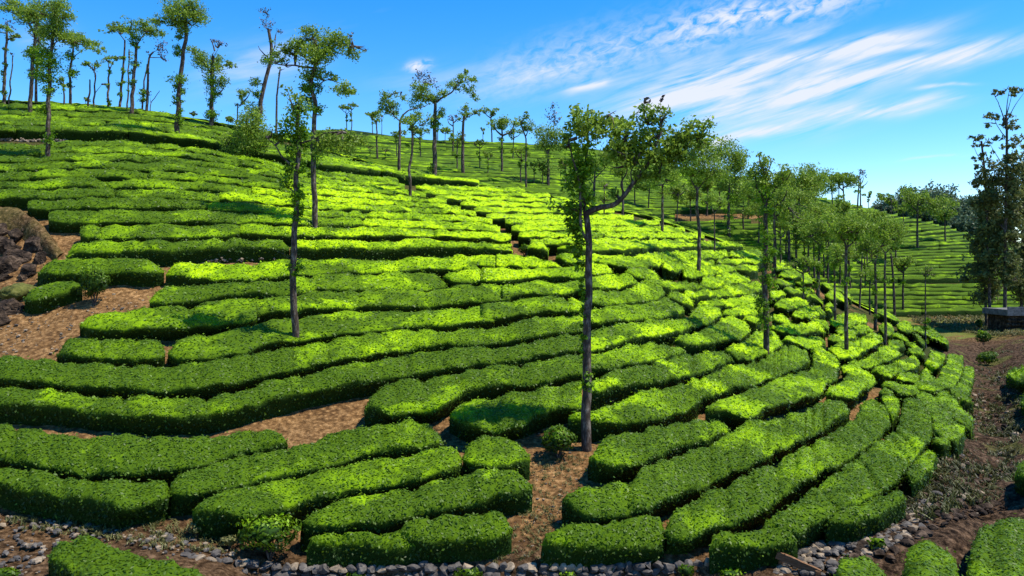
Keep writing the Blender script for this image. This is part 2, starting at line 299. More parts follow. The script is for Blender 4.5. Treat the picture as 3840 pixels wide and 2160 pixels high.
# the traced pixels lie on the clipped hedge tops: the soil is a hedge height lower towards the crests
_t = np.clip((YG - 44) / 20, 0, 1); _t = _t * _t * (3 - 2 * _t)
ZN = ZN - 0.75 * _t[None, :]; ZF = ZF - 0.65
ZT = np.maximum(ZN, ZF)
LY = np.log(YG)
def samp(Z, x, y):
    """height at world x, y"""
    x = np.asarray(x, float); y = np.maximum(np.asarray(y, float), 3.01)
    px = CX + F * x / y
    i = np.clip(np.interp(px, PXG, np.arange(len(PXG))), 0, len(PXG) - 1.001); j = np.clip(np.interp(np.log(y), LY, np.arange(len(YG))), 0, len(YG) - 1.001)
    i0 = i.astype(int); j0 = j.astype(int); fi = i - i0; fj = j - j0
    return Z[i0, j0] * (1 - fi) * (1 - fj) + Z[i0 + 1, j0] * fi * (1 - fj) + Z[i0, j0 + 1] * (1 - fi) * fj + Z[i0 + 1, j0 + 1] * fi * fj
def hit_c(px, py, h, Z):
    p_ = hit(px, py, h, Z)
    if p_ is not None and p_[1] < 100: return p_
    i = float(np.interp(px, PXG, np.arange(len(PXG)))); i0 = int(i); fi = i - i0
    z = Z[i0] * (1 - fi) + Z[i0 + 1] * fi + h; p = CY - F * z / YG; m = np.where((YG > 50) & (YG < 100))[0]; k = m[np.argmin(p[m])]
    if p[k] - py > 22: return None
    return np.array([(px - CX) / F * YG[k], YG[k], z[k]])
def hit(px, py, h=0.0, Z=None, ymax=260.0, near_only=False):
    """world point where the sight line through a photo pixel meets the ground raised by h; None if it misses"""
    Z = ZT if Z is None else Z
    i = float(np.clip(np.interp(px, PXG, np.arange(len(PXG))), 0, len(PXG) - 1.001)); i0 = int(i); fi = i - i0
    z = Z[i0] * (1 - fi) + Z[i0 + 1] * fi + h
    p = CY - F * z / YG
    ok = np.where((p <= py) & (YG > 16) & (YG < ymax))[0]
    if len(ok) == 0: return None
    k = ok[0]
    if k == 0: return None
    a, b = p[k - 1], p[k]; t = 0 if a <= b else (a - py) / (a - b); t = min(max(t, 0), 1)
    Y = YG[k - 1] + t * (YG[k] - YG[k - 1])
    return np.array([(px - CX) / F * Y, Y, (CY - py) / F * Y])

# value noise for displacement
_perm = rng.random((64, 64, 64)).astype(np.float32)
def vnoise(p, s):
    q = p * s; f = np.floor(q); t = q - f; t = t * t * (3 - 2 * t); i = f.astype(int) % 64; j = (i + 1) % 64
    r = 0
    for a in (0, 1):
        for b in (0, 1):
            for c in (0, 1):
                w = (t[:, 0] if a else 1 - t[:, 0]) * (t[:, 1] if b else 1 - t[:, 1]) * (t[:, 2] if c else 1 - t[:, 2])
                r = r + w * _perm[(j if a else i)[:, 0], (j if b else i)[:, 1], (j if c else i)[:, 2]]
    return r - 0.5
def mesh_obj(name, V, Fq, mats, parent=None, smooth=True, attrs=None, matidx=None, tris=None):
    V = np.asarray(V, np.float32); Fq = np.asarray(Fq, np.int32)
    me = bpy.data.meshes.new(name); nq = len(Fq); ntr = 0 if tris is None else len(tris)
    me.vertices.add(len(V)); me.vertices.foreach_set('co', V.ravel())
    me.loops.add(nq * 4 + ntr * 3); me.polygons.add(nq + ntr)
    li = Fq.ravel() if ntr == 0 else np.concatenate([Fq.ravel(), np.asarray(tris, np.int32).ravel()])
    me.loops.foreach_set('vertex_index', li.astype(np.int32))
    st = np.concatenate([np.arange(nq) * 4, nq * 4 + np.arange(ntr) * 3]).astype(np.int32)
    me.polygons.foreach_set('loop_start', st)
    if matidx is not None: me.polygons.foreach_set('material_index', np.asarray(matidx, np.int32))
    me.polygons.foreach_set('use_smooth', np.full(nq + ntr, smooth))
    for m in mats: me.materials.append(m)
    for k, v in (attrs or {}).items():
        a = me.attributes.new(k, 'FLOAT', 'POINT'); a.data.foreach_set('value', np.asarray(v, np.float32))
    me.update(calc_edges=True); me.validate()
    o = bpy.data.objects.new(name, me); C.objects.link(o)
    if parent is not None: o.parent = parent
    return o
def tag(o, label=None, cat=None, group=None, kind=None):
    if label: o['label'] = label
    if cat: o['category'] = cat
    if group: o['group'] = group
    if kind: o['kind'] = kind
    return o
def empty(name, loc):
    o = bpy.data.objects.new(name, None); C.objects.link(o); o.location = loc; o.empty_display_size = 0.2; return o
def gridfaces(n, m, wrap=False):
    i, j = np.meshgrid(np.arange(n - 1), np.arange(m if wrap else m - 1), indexing='ij'); i = i.ravel(); j = j.ravel(); k = (j + 1) % m
    return np.stack([i * m + j, (i + 1) * m + j, (i + 1) * m + k, i * m + k], 1)

# ---- the ground sheet
PX2, Y2 = np.meshgrid(PXG, YG, indexing='ij')
GX = (PX2 - CX) / F * Y2
GV = np.stack([GX.ravel(), Y2.ravel(), ZT.ravel()], 1)
nv = vnoise(GV, 0.9) * 0.16 + vnoise(GV + 31, 2.7) * 0.10
nearm = np.clip((70 - GV[:, 1]) / 30, 0.15, 1)
def sstep(x, a, b): t = np.clip((x - a) / (b - a), 0, 1); return t * t * (3 - 2 * t)
gz_ = sstep(GX.ravel() * 0 + CX + F * GX.ravel() / GV[:, 1], 3420, 3620) * sstep(GV[:, 1], 100, 80) * sstep(GV[:, 1], 20, 26)
GV[:, 2] += nv * nearm - 0.02 + gz_ * (vnoise(GV + 5, .33) * .9 + vnoise(GV + 8, .9) * .45)
PYv = CY - F * GV[:, 2] / GV[:, 1]; PXv = PX2.ravel(); Yv = GV[:, 1]
def sstep(x, a, b): t = np.clip((x - a) / (b - a), 0, 1); return t * t * (3 - 2 * t)
debris = sstep(PXv, 3380, 3560) * sstep(Yv, 100, 70)
debris = np.maximum(debris, sstep(PXv, 2850, 3150) * sstep(Yv, 34, 27) * sstep(PYv, 1800, 1950))
debris = np.maximum(debris, 0.55 * sstep(PYv, 1880, 1960) * sstep(PXv, 1000, 500))
debris = np.maximum(debris, 0.7 * sstep(Yv, 21.5, 20.2) )
grass = sstep(PXv, 3100, 3350) * sstep(Yv, 84, 92) * sstep(Yv, 125, 112)
grass = np.maximum(grass, 0.45 * debris * (vnoise(GV + 9, 0.6) > 0.2) * (PXv > 3400))
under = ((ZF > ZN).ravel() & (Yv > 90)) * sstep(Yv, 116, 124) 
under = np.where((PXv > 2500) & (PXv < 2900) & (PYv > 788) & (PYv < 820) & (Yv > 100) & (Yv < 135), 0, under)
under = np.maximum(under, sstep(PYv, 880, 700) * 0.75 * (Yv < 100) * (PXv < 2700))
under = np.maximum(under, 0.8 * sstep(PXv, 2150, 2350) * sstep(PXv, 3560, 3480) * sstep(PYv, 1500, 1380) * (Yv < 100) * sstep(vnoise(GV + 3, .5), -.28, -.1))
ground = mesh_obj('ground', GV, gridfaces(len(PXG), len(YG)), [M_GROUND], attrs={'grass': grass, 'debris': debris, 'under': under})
tag(ground, 'reddish bare earth hillside between the tea rows', kind='structure')
# ground behind and beneath the viewpoint
bx, by = np.meshgrid(np.linspace(-60, 60, 25), np.linspace(-200, 3.2, 25), indexing='ij')
bz = np.interp(by, [-200, 0, 3.2], [-9, -9, -8.6]) 
back = mesh_obj('ground', np.stack([bx.ravel(), by.ravel(), bz.ravel() - .05], 1), gridfaces(25, 25), [M_GROUND], attrs={'grass': np.full(625, .6), 'debris': np.full(625, .5), 'under': np.zeros(625)})
tag(back, kind='structure')
# ---------------------------------------------------------------- tea hedges
# a hedge is traced as the far edge and near edge of its clipped top (photo pixels), unprojected on to the hillside
CROPS = {'BL': (0, 1440, 2.0125), 'BC': (1280, 1440, 2.0125), 'BR': (2560, 1440, 2.0125), 'P': (0, 840, 2.683), 'Q': (960, 840, 2.683),
         'R': (1800, 900, 2.683), 'S': (2500, 1160, 3.22), 'T': (3040, 1160, 3.22), 'A': (0, 480, 4.025), 'E': (2560, 900, 4.025), 'X': (0, 0, 1.0)}
def tr(*a):
    """a: alternating crop key and list of (x, far y, near y) or (x far, y far, x near, y near)"""
    out = []
    for k, lst in zip(a[::2], a[1::2]):
        x0, y0, s = CROPS[k]
        for p in lst:
            if len(p) == 3: p = (p[0], p[1], p[0], p[2])
            out.append((x0 + p[0] / s, y0 + p[1] / s, x0 + p[2] / s, y0 + p[3] / s))
    return out
def rowlen(P): return np.concatenate([[0], np.cumsum(np.linalg.norm(np.diff(P, axis=0), axis=1))])
def hedge_geo(ribs, h=0.85, seed=0, capL=True, capR=True, Z=None, raw=None, full_cap=True, soft=False):
    """returns core verts, faces, flush attr and leaf quads"""
    r = np.random.default_rng(seed)
    if raw is None:
        U = []; D = []
        for (xu, yu, xl, yl) in ribs:
            a = hit_c(xu, yu, h, ZN); b = hit_c(xl, yl, h, ZN)
            if a is not None and b is not None and np.linalg.norm(a - b) < .08: a = None
            if a is None or b is None: continue
            U.append(a); D.append(b)
        if len(U) < 2: return None
        U = np.array(U); D = np.array(D)
    else: U, D = raw
    wd = np.linalg.norm(U - D, axis=1); mid = (U + D) / 2
    s = rowlen(mid); Lt = s[-1]
    if Lt < 0.4: return None
    dist = float(np.median(mid[:, 1]))
    step = 0.16 if dist < 34 else 0.35 if dist < 60 else 0.6 if dist < 90 else 1.3
    ss = np.linspace(0, Lt, max(4, int(Lt / step) + 2))
    U = np.stack([pchip(s, U[:, k], ss) for k in range(3)], 1) if len(s) > 2 else np.stack([np.interp(ss, s, U[:, k]) for k in range(3)], 1)
    D = np.stack([pchip(s, D[:, k], ss) for k in range(3)], 1) if len(s) > 2 else np.stack([np.interp(ss, s, D[:, k]) for k in range(3)], 1)
    M = (U + D) / 2; Hf = (U - D) / 2
    wmean = np.linalg.norm(Hf, axis=1).mean() * 2
    # individual bushes swell the row: a slow width and height wobble
    ph = r.random(3) * 9
    wob = 1 + (0.035 * np.sin(ss * 2.3 + ph[0]) + 0.03 * np.sin(ss * 4.9 + ph[1])) * (dist < 95)
    hw = (0.035 * np.sin(ss * 1.7 + ph[2]) + 0.02 * np.sin(ss * 5.3 + ph[0])) * (dist < 95)
    cap = min(0.75 * wmean, 1.0, Lt * .45) if not soft else min(.42 * wmean, .55, Lt * .3)
    if dist < 46:      # shallow creases between neighbouring bushes of the row
        sk = np.cumsum(r.uniform(.8, 1.7, int(Lt / .8) + 2)); dk = r.uniform(.03, .10, len(sk)); dd_ = (dk[None] * np.exp(-((ss[:, None] - sk[None]) / .13) ** 2)).sum(1)
        hw = hw - dd_; wob = wob - dd_ * .7
    e = np.ones_like(ss)
    lo_ = .12 if full_cap else .72
    if soft: lo_ = .35
    if not full_cap: cap = cap * .45
    if dist < 95:
        if capL: q = np.clip(ss / cap, 0, 1); e *= np.sqrt(1 - (1 - q) ** 2) * (1 - lo_) + lo_
        if capR: q = np.clip((Lt - ss) / cap, 0, 1); e *= np.sqrt(1 - (1 - q) ** 2) * (1 - lo_) + lo_
    Hs = Hf * (wob * e)[:, None]
    # cross section: (lateral fraction, height fraction)
    if dist < 60: prof = [(-.30, 0), (-.52, .28), (-.84, .62), (-1.0, .86), (-.95, .97), (-.7, 1.01), (-.25, 1.03), (.25, 1.03), (.7, 1.01), (.95, .97), (1.0, .86), (.95, .6), (.75, 0)]
    elif dist < 95: prof = [(-.55, 0), (-.88, .55), (-1.0, .85), (-.93, .98), (-.3, 1.02), (.3, 1.02), (.93, .98), (1.0, .85), (.85, 0)]
    else: prof = [(-.95, 0), (-1.0, .8), (-.72, 1.0), (0, 1.05), (.75, 1.0), (1.0, .8), (.95, 0)]
    n, m = len(ss), len(prof); V = np.zeros((n, m, 3)); fl = np.zeros((n, m))
    for j, (a, b) in enumerate(prof):
        P = M + Hs * a
        g = samp(ZT if Z is None else Z, P[:, 0], P[:, 1])
        topz = M[:, 2] + Hs[:, 2] * a + hw
        hh = np.maximum(topz - g, .3)
        z = np.where(b >= .9, topz + (b - 1) * h * 1.0, g + hh * b)
        if b == 0: z = g - 0.12
        z = np.where(e < 1, np.minimum(z, g + np.maximum(hh * b, 0) * (0.66 + 0.34 * e) + .02), z) if b > 0 else z
        V[:, j, 0] = P[:, 0]; V[:, j, 1] = P[:, 1]; V[:, j, 2] = z; fl[:, j] = 0.15 + .85 * sstep(np.full(n, b), .80, .98)  # low on the sides: older leaf plus painted side shade
    V = V.reshape(-1, 3)
    amp = 0.085 if dist < 46 else 0.13 if dist < 95 else 0.16
    if amp:
        dz = vnoise(V, 1.9) * amp * 1.6 + vnoise(V + 17, 5.1) * amp * 1.3
        low = np.tile(np.array([b > 0 for a, b in prof]), n)
        V[:, 2] += dz * low + vnoise(V + 77, 11.0) * .06 * low * (dist < 40); V[:, 1] += vnoise(V + 40, 3.0) * amp * 1.5 * low; V[:, 0] += vnoise(V + 60, 3.0) * amp * low
    Fc = gridfaces(n, m)[:, ::-1]
    ends = []
    G = V.reshape(n, m, 3)
    tris = []
    for row, flip in ((0, False), (n - 1, True)):
        base = row * m
        for j in range(1, m - 1):
            tris.append((base, base + j, base + j + 1) if flip else (base, base + j + 1, base + j))
    return dict(V=V, F=Fc, T=np.array(tris), fl=fl.ravel(), n=n, m=m, dist=dist, L=Lt, w=wmean)
LEAFSET = [(27, 240, .046), (34, 170, .050), (46, 70, .065), (62, 26, .085), (80, 9, .11)]
def leaves_on(g, r, dens_k=1.0):
    V = g['V']; Fc = g['F']; d = g['dist']
    for lim, dens, size in LEAFSET:
        if d < lim: break
    else: return None
    a, b, c, e = (V[Fc[:, k]] for k in range(4))
    nrm = np.cross(c - a, e - b); ar = np.linalg.norm(nrm, axis=1) / 2; nrm = nrm / (np.linalg.norm(nrm, axis=1)[:, None] + 1e-9)
    if nrm[:, 2].mean() < 0: nrm = -nrm
    w = ar * dens * dens_k * np.where(nrm[:, 2] > .4, 1.0, .75) * np.where((nrm[:, 1] > .5) & (nrm[:, 2] < .4), .15, 1.0)
    cnt = r.poisson(w); idx = np.repeat(np.arange(len(Fc)), cnt); k = len(idx)
    if k == 0: return None
    u, v = r.random(k)[:, None], r.random(k)[:, None]
    P = (a[idx] * (1 - u) + b[idx] * u) * (1 - v) + (e[idx] * (1 - u) + c[idx] * u) * v
    N = nrm[idx]
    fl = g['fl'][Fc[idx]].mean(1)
    N2 = N * 0.9 + r.normal(0, .40, (k, 3)); N2[:, 2] += .25; N2 /= np.linalg.norm(N2, axis=1)[:, None]
    t = np.cross(N2, r.normal(0, 1, (k, 3))); t /= np.linalg.norm(t, axis=1)[:, None] + 1e-9; bb = np.cross(N2, t)
    sz = size * r.uniform(.65, 1.35, k)[:, None]
    P = P + N * (r.uniform(-.01, .06, k) * (size / .07) + (r.random(k) < .06) * r.uniform(0, .15, k))[:, None]
    Q = np.stack([P - t * sz, P + bb * sz * .52 + t * sz * .1, P + t * sz + N2 * sz * .15, P - bb * sz * .52 + t * sz * .1], 1).reshape(-1, 3)
    return Q, np.arange(4 * k).reshape(-1, 4), np.repeat(fl, 4)
def young_at(P, fac):
    return np.full(len(P), fac)
HEDGES = []
def young_factor(px, py):
    """how much yellow-green flush this part of the field carries"""
    v = 0.36 - 0.14 * float(sstep(px, 1500, 700)) * float(sstep(py, 560, 760)) + 0.75 * math.exp(-(((px - 1900) / 900) ** 2 + ((py - 850) / 260) ** 2)) - 0.16 * sstep(py, 1250, 1700)
    v += 0.35 * math.exp(-(((px - 2950) / 500) ** 2 + ((py - 1150) / 260) ** 2)) + .15 * math.exp(-(((px - 3400) / 300) ** 2 + ((py - 1450) / 200) ** 2))
    v += 0.12 * math.exp(-(((px - 2500) / 700) ** 2 + ((py - 1500) / 350) ** 2))
    v -= 0.10 * math.exp(-(((px - 300) / 600) ** 2 + ((py - 1200) / 300) ** 2))
    return float(v)
def build_hedge(g, name, label, group, seed, young, parent=None, far=False, cat='tea hedge'):
    r = np.random.default_rng(seed)
    V, Fc, fl, T = g['V'], g['F'], g['fl'], g['T']
    px = CX + F * V[:, 0] / V[:, 1]
    lf = None if far else leaves_on(g, r)
    if lf is None:
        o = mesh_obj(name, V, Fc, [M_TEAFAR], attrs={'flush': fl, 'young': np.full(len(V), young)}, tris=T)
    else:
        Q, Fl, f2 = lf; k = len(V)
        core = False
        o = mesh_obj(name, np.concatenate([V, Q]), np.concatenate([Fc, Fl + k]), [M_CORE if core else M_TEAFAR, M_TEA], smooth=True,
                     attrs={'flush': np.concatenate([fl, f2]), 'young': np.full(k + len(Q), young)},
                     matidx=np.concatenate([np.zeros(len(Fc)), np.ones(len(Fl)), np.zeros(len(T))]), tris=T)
    return tag(o, label, cat, group)
TR = []   # (key words, ribs, height)
def H(zone, *a, h=0.85, bush=False):
    rb = tr(*a)
    if zone == 'fan' and 2195 < rb[0][0] < 2222:      # the row runs on behind the forked trunk
        q = rb[0]; rb = [(2186, q[1] + 2, 2186, q[3] + 2)] + rb
    TR.append((zone, rb, h, bush))
# zones: 'fl' foreground left of the dirt gap, 'fr' foreground right of it, 'ml' middle left, 'mc' centre, 'fan' rows on the right-hand nose, 'up' upper nose
H('front', 'BL', [(360, 1190, 372, 1300), (450, 1165, 460, 1370), (560, 1145, 600, 1450), (800, 1180, 800, 1560), (1000, 1240, 1000, 1640), (1200, 1320, 1250, 1700), (1500, 1370, 1500, 1730), (1640, 1420, 1640, 1750)], h=.8)
H('fl', 'X', [(723, 1882, 1905), (770, 1862, 1915), (845, 1838, 1920), (944, 1810, 1917), (1043, 1795, 1893), (1143, 1778, 1872), (1280, 1748, 1838), (1380, 1718, 1815), (1480, 1708, 1797), (1560, 1690, 1785), (1660, 1668, 1765), (1730, 1655, 1750)])
H('fl', 'X', [(1735, 1660, 1735), (1790, 1632, 1745), (1870, 1630, 1740), (1930, 1640, 1725), (1985, 1675, 1700)])
H('fl', 'X', [(-160, 1735, 1790), (0, 1746, 1803), (124, 1758, 1832), (248, 1783, 1852), (348, 1798, 1867), (447, 1795, 1887), (547, 1790, 1872), (640, 1770, 1856)])
H('fl', 'X', [(632, 1775, 1858), (745, 1743, 1840), (845, 1718, 1818), (944, 1696, 1797), (1043, 1683, 1780), (1143, 1659, 1758), (1280, 1611, 1718), (1380, 1594, 1688), (1480, 1582, 1674), (1578, 1577, 1664), (1628, 1592, 1655), (1663, 1620, 1645)])
H('fl', 'X', [(-160, 1575, 1690), (0, 1589, 1713), (124, 1606, 1733), (224, 1622, 1748), (348, 1626, 1761), (447, 1629, 1762), (596, 1634, 1751), (745, 1631, 1731), (845, 1624, 1698), (944, 1611, 1678), (1019, 1606, 1668), (1076, 1622, 1655)])
H('fl', 'X', [(-160, 1440, 1500), (0, 1450, 1505), (149, 1459, 1510), (298, 1472, 1525), (497, 1485, 1547), (696, 1486, 1545), (795, 1476, 1538), (944, 1447, 1510), (1018, 1426, 1490), (1093, 1412, 1470), (1280, 1371, 1433), (1429, 1347, 1410), (1578, 1317, 1385), (1700, 1305, 1370), (1800, 1300, 1353), (1920, 1292, 1342), (2024, 1273, 1328), (2135, 1254, 1308), (2188, 1250, 1300)])
H('fl', 'X', [(1370, 1500, 1515), (1410, 1462, 1532), (1500, 1425, 1543), (1600, 1410, 1540), (1660, 1405, 1515), (1740, 1393, 1460), (1850, 1370, 1435), (2000, 1352, 1425), (2185, 1325, 1395)])
H('fl', 'X', [(1685, 1515, 1545), (1760, 1497, 1592), (1850, 1485, 1600), (1950, 1470, 1590), (2030, 1452, 1545), (2110, 1435, 1520), (2180, 1420, 1510)])
H('fl', 'BL', [(2268, 985, 1010), (2400, 920, 1050), (2560, 875, 1055)], 'BC', [(100, 850, 1035), (300, 815, 1010), (500, 770, 960), (700, 730, 920), (900, 680, 890), (1050, 645, 860), (1150, 635, 810), (1300, 640, 800), (1440, 690, 760)])
H('fl', 'BC', [(430, 1060, 1080), (500, 1020, 1150), (600, 1005, 1175), (700, 990, 1170), (900, 980, 1155), (1100, 955, 1150), (1200, 955, 1130), (1285, 990, 1060)])
H('fl', 'BL', [(2310, 1170, 1195), (2450, 1145, 1200)], 'BC', [(0, 1120, 1195), (200, 1120, 1225), (330, 1120, 1230), (470, 1110, 1220), (600, 1080, 1190)], h=.7)
# right of the dirt gap
H('fr', 'BC', [(1865, 505, 540), (1950, 430, 600), (2030, 370, 620), (2200, 350, 590), (2400, 310, 510), (2570, 285, 440)], 'BR', [(200, 250, 390), (300, 260, 345), (350, 290, 320)])
H('fr', 'BC', [(1670, 800, 830), (1750, 770, 920), (1850, 755, 980), (1950, 740, 975), (2150, 710, 945), (2300, 620, 900), (2570, 525, 820)], 'BR', [(200, 450, 720), (400, 320, 650), (500, 280, 600), (700, 240, 490), (900, 210, 400), (1000, 150, 350), (1150, 120, 260), (1255, 150, 200)])
H('fr', 'BC', [(1505, 1110, 1160), (1600, 1090, 1190), (1800, 1050, 1205), (2000, 1020, 1225), (2300, 975, 1200), (2440, 930, 1190)])
H('fr', 'BC', [(2450, 925, 1190), (2576, 890, 1175)], 'BR', [(100, 840, 1110), (200, 800, 1080), (400, 720, 1020), (550, 640, 950), (700, 570, 860), (900, 480, 720), (1050, 390, 1150, 600), (1180, 330, 1330, 500), (1280, 260, 1450, 420), (1340, 180, 1540, 330), (1370, 125, 1565, 250), (1440, 95, 1530, 180)])
H('fr', 'T', [(860, 1050, 1060, 1065), (880, 1110, 1062, 1160), (920, 1200, 1060, 1230), (960, 1280, 1010, 1300)])
H('fr', 'T', [(812, 935, 825, 985), (900, 940, 930, 1030), (1010, 985, 1055, 1060)])
H('fr', 'BR', [(575, 1010, 640, 1070), (720, 920, 860, 1100), (850, 870, 1000, 1010), (1050, 740, 1200, 950), (1250, 600, 1400, 840), (1400, 480, 1580, 730), (1550, 380, 1710, 600), (1620, 330, 1790, 490), (1640, 270, 1870, 380), (1650, 200, 1880, 290), (1660, 130, 1840, 190), (1700, 90, 1790, 120)])
H('fr', 'BR', [(195, 1170, 210, 1200), (280, 1110, 380, 1200), (500, 1080, 560, 1195), (700, 1060, 720, 1175), (860, 1110, 860, 1140)], h=.8)
H('fr', 'BR', [(1075, 990, 1080, 1020), (1200, 940, 1280, 1020), (1350, 880, 1430, 980), (1500, 830, 1580, 900), (1650, 780, 1700, 830)], h=.75)
H('fr', 'BR', [(1690, 700, 1775, 725), (1730, 610, 1850, 650), (1790, 540, 1910, 560), (1840, 490, 1905, 510)], h=.7)
H('fr', 'BR', [(1882, 400, 1885, 440), (1950, 385, 1950, 450), (2010, 390, 2010, 430)], h=.7)
H('fr', 'T', [(820, 850, 880, 905), (1050, 880, 1060, 980), (1250, 930, 1270, 1005), (1420, 1010, 1300, 1080), (1560, 1130, 1360, 1170), (1670, 1260, 1440, 1290), (1760, 1370, 1510, 1400)], 'BR', [(2020, 250, 1880, 300), (2130, 330, 1930, 365), (2145, 370, 2010, 400)])
H('fr', 'T', [(1480, 1005, 1450, 1035), (1600, 1020, 1500, 1090), (1720, 1070, 1590, 1170), (1850, 1200, 1690, 1270), (1960, 1280, 1790, 1350), (2020, 1340, 1850, 1375)])
H('fr', 'T', [(1500, 995, 1500, 1018), (1640, 980, 1640, 1040), (1750, 1055, 1740, 1068)], h=.7)
H('fr', 'T', [(1805, 1058, 1815, 1082), (1880, 1055, 1880, 1098), (1965, 1065, 1955, 1100)], h=.8)
# near hedges on the viewer's side of the gully
H('front', 'BR', [(1150, 1395, 1150, 1440), (1230, 1310, 1230, 1700), (1400, 1290, 1400, 1760), (1560, 1330, 1560, 1700)], h=.9)
H('front', 'BR', [(1650, 1190, 1660, 1700), (1720, 1160, 1700, 1760), (1900, 1160, 1880, 1800), (2080, 1230, 2090, 1700)], h=.9)
H('front', 'BR', [(2140, 1180, 2140, 1760), (2230, 1080, 2250, 1800), (2400, 1000, 2420, 1850), (2576, 965, 2600, 1850), (2800, 950, 2850, 1800), (3000, 960, 3050, 1750)], h=.9)
H('front', 'T', [(2360, 760, 2370, 790), (2430, 715, 2480, 850), (2576, 700, 2620, 870), (2800, 700, 2840, 860)], h=.9)
H('front', 'BR', [(2510, 630, 2515, 660), (2560, 580, 2570, 700), (2640, 570, 2650, 720), (2760, 600, 2770, 700)], h=.9)
H('front', 'T', [(2540, 960, 2545, 1150), (2640, 930, 2650, 1190), (2740, 960, 2740, 1150)], h=.9)
# middle rows, left and centre
H('ml', 'P', [(670, 265, 285), (760, 195, 270), (1060, 155, 262), (1400, 170, 250), (1750, 160, 240), (2100, 150, 225), (2400, 150, 215), (2576, 160, 210)], 'Q', [(150, 145, 212), (330, 165, 218)], h=.95)
H('ml', 'Q', [(335, 165, 218), (600, 145, 218), (830, 150, 218), (1100, 178, 232), (1400, 160, 222), (1700, 148, 215), (2000, 165, 215), (2300, 190, 235), (2576, 198, 248)], 'R', [(200, 30, 80), (330, 58, 92)], h=.95)
H('mc', 'R', [(480, 0, 60), (580, 0, 80), (685, 38, 80)], h=.95)
H('mc', 'R', [(780, 45, 72), (1000, 38, 88), (1110, 42, 86), (1500, 28, 78), (1900, 22, 64), (2200, 18, 60), (2500, 14, 56)], 'E', [(200, 18, 82), (500, 18, 88), (740, 30, 95), (925, 60, 90)], h=.9)
H('ml', 'P', [(380, 435, 462), (450, 390, 482), (600, 350, 490), (850, 330, 480), (1100, 330, 470), (1300, 345, 470), (1500, 355, 480), (1650, 375, 470)])
H('ml', 'P', [(1665, 410, 500), (1900, 382, 522), (2200, 385, 540), (2570, 390, 535)], 'Q', [(300, 350, 505), (600, 345, 488), (900, 345, 472), (1300, 345, 462), (1500, 340, 450), (1800, 330, 430), (1900, 312, 430), (2100, 342, 442), (2250, 390, 436)])
H('mc', 'Q', [(1950, 298, 318), (2200, 308, 385), (2480, 308, 398)], 'R', [(150, 148, 240), (300, 150, 255), (600, 165, 252), (825, 232, 246)])
H('mc', 'R', [(760, 118, 140), (850, 120, 200), (1000, 145, 215), (1090, 150, 210)])
H('ml', 'P', [(252, 690, 715), (300, 660, 755), (500, 600, 710), (700, 560, 640), (830, 550, 600)], h=.8)
H('ml', 'P', [(1510, 690, 790), (1570, 655, 795), (1750, 605, 768), (2000, 600, 738), (2300, 583, 690), (2576, 572, 672)], 'Q', [(300, 555, 682), (500, 522, 662), (700, 500, 650), (1000, 495, 638), (1300, 492, 638), (1600, 482, 648), (1800, 480, 635), (1930, 535, 600)])
H('mc', 'Q', [(1885, 478, 492), (2000, 480, 575), (2200, 445, 568), (2400, 425, 556)], 'R', [(0, 280, 402), (150, 275, 408), (400, 285, 368), (600, 262, 340), (720, 280, 362), (1000, 250, 358), (1050, 285, 348)])
H('ml', 'P', [(805, 950, 975), (900, 900, 1035), (1200, 872, 1045), (1500, 842, 1028), (1800, 822, 1018), (2100, 770, 1000), (2350, 742, 980), (2576, 732, 958)], 'Q', [(0, 730, 870), (300, 710, 850), (600, 680, 838), (900, 662, 828), (1150, 655, 800), (1500, 662, 808), (1800, 658, 798), (2000, 622, 778), (2300, 602, 750), (2560, 592, 738)], 'R', [(200, 452, 578), (480, 422, 530), (600, 395, 528), (780, 420, 528), (1000, 390, 498), (1050, 402, 496)])
H('ml', 'P', [(575, 1225, 1260), (650, 1162, 1318), (900, 1148, 1320), (1300, 1142, 1330), (1600, 1132, 1338), (1660, 1150, 1338)])
H('ml', 'P', [(1690, 1160, 1330), (1800, 1122, 1345), (2000, 1095, 1330), (2200, 1072, 1310), (2576, 1010, 1235)], 'Q', [(200, 945, 1160), (360, 928, 1150), (500, 918, 1140), (700, 890, 1105), (900, 872, 1085), (1200, 862, 1045), (1500, 862, 1018), (1700, 870, 995), (1900, 842, 998), (2200, 822, 958), (2400, 792, 946)], 'R', [(0, 648, 785), (200, 620, 758), (500, 572, 708), (700, 562, 698), (850, 572, 690), (930, 655, 688)])
H('mc', 'R', [(850, 575, 640), (950, 580, 690), (1040, 600, 680)])
H('ml', 'X', [(-160, 1330, 1405), (0, 1336, 1412), (110, 1338, 1422), (224, 1351, 1430), (373, 1362, 1440), (522, 1369, 1448), (634, 1366, 1450), (783, 1351, 1442), (857, 1339, 1430), (960, 1317, 1402), (1100, 1293, 1380)])
H('ml', 'X', [(1100, 1293, 1380), (1120, 1290, 1375), (1183, 1280, 1358), (1300, 1263, 1336), (1407, 1246, 1320), (1500, 1232, 1300), (1556, 1228, 1296), (1668, 1238, 1287), (1780, 1228, 1283), (1920, 1210, 1266)], 'R', [(500, 790, 960), (700, 762, 920), (900, 742, 898), (1040, 742, 888)])
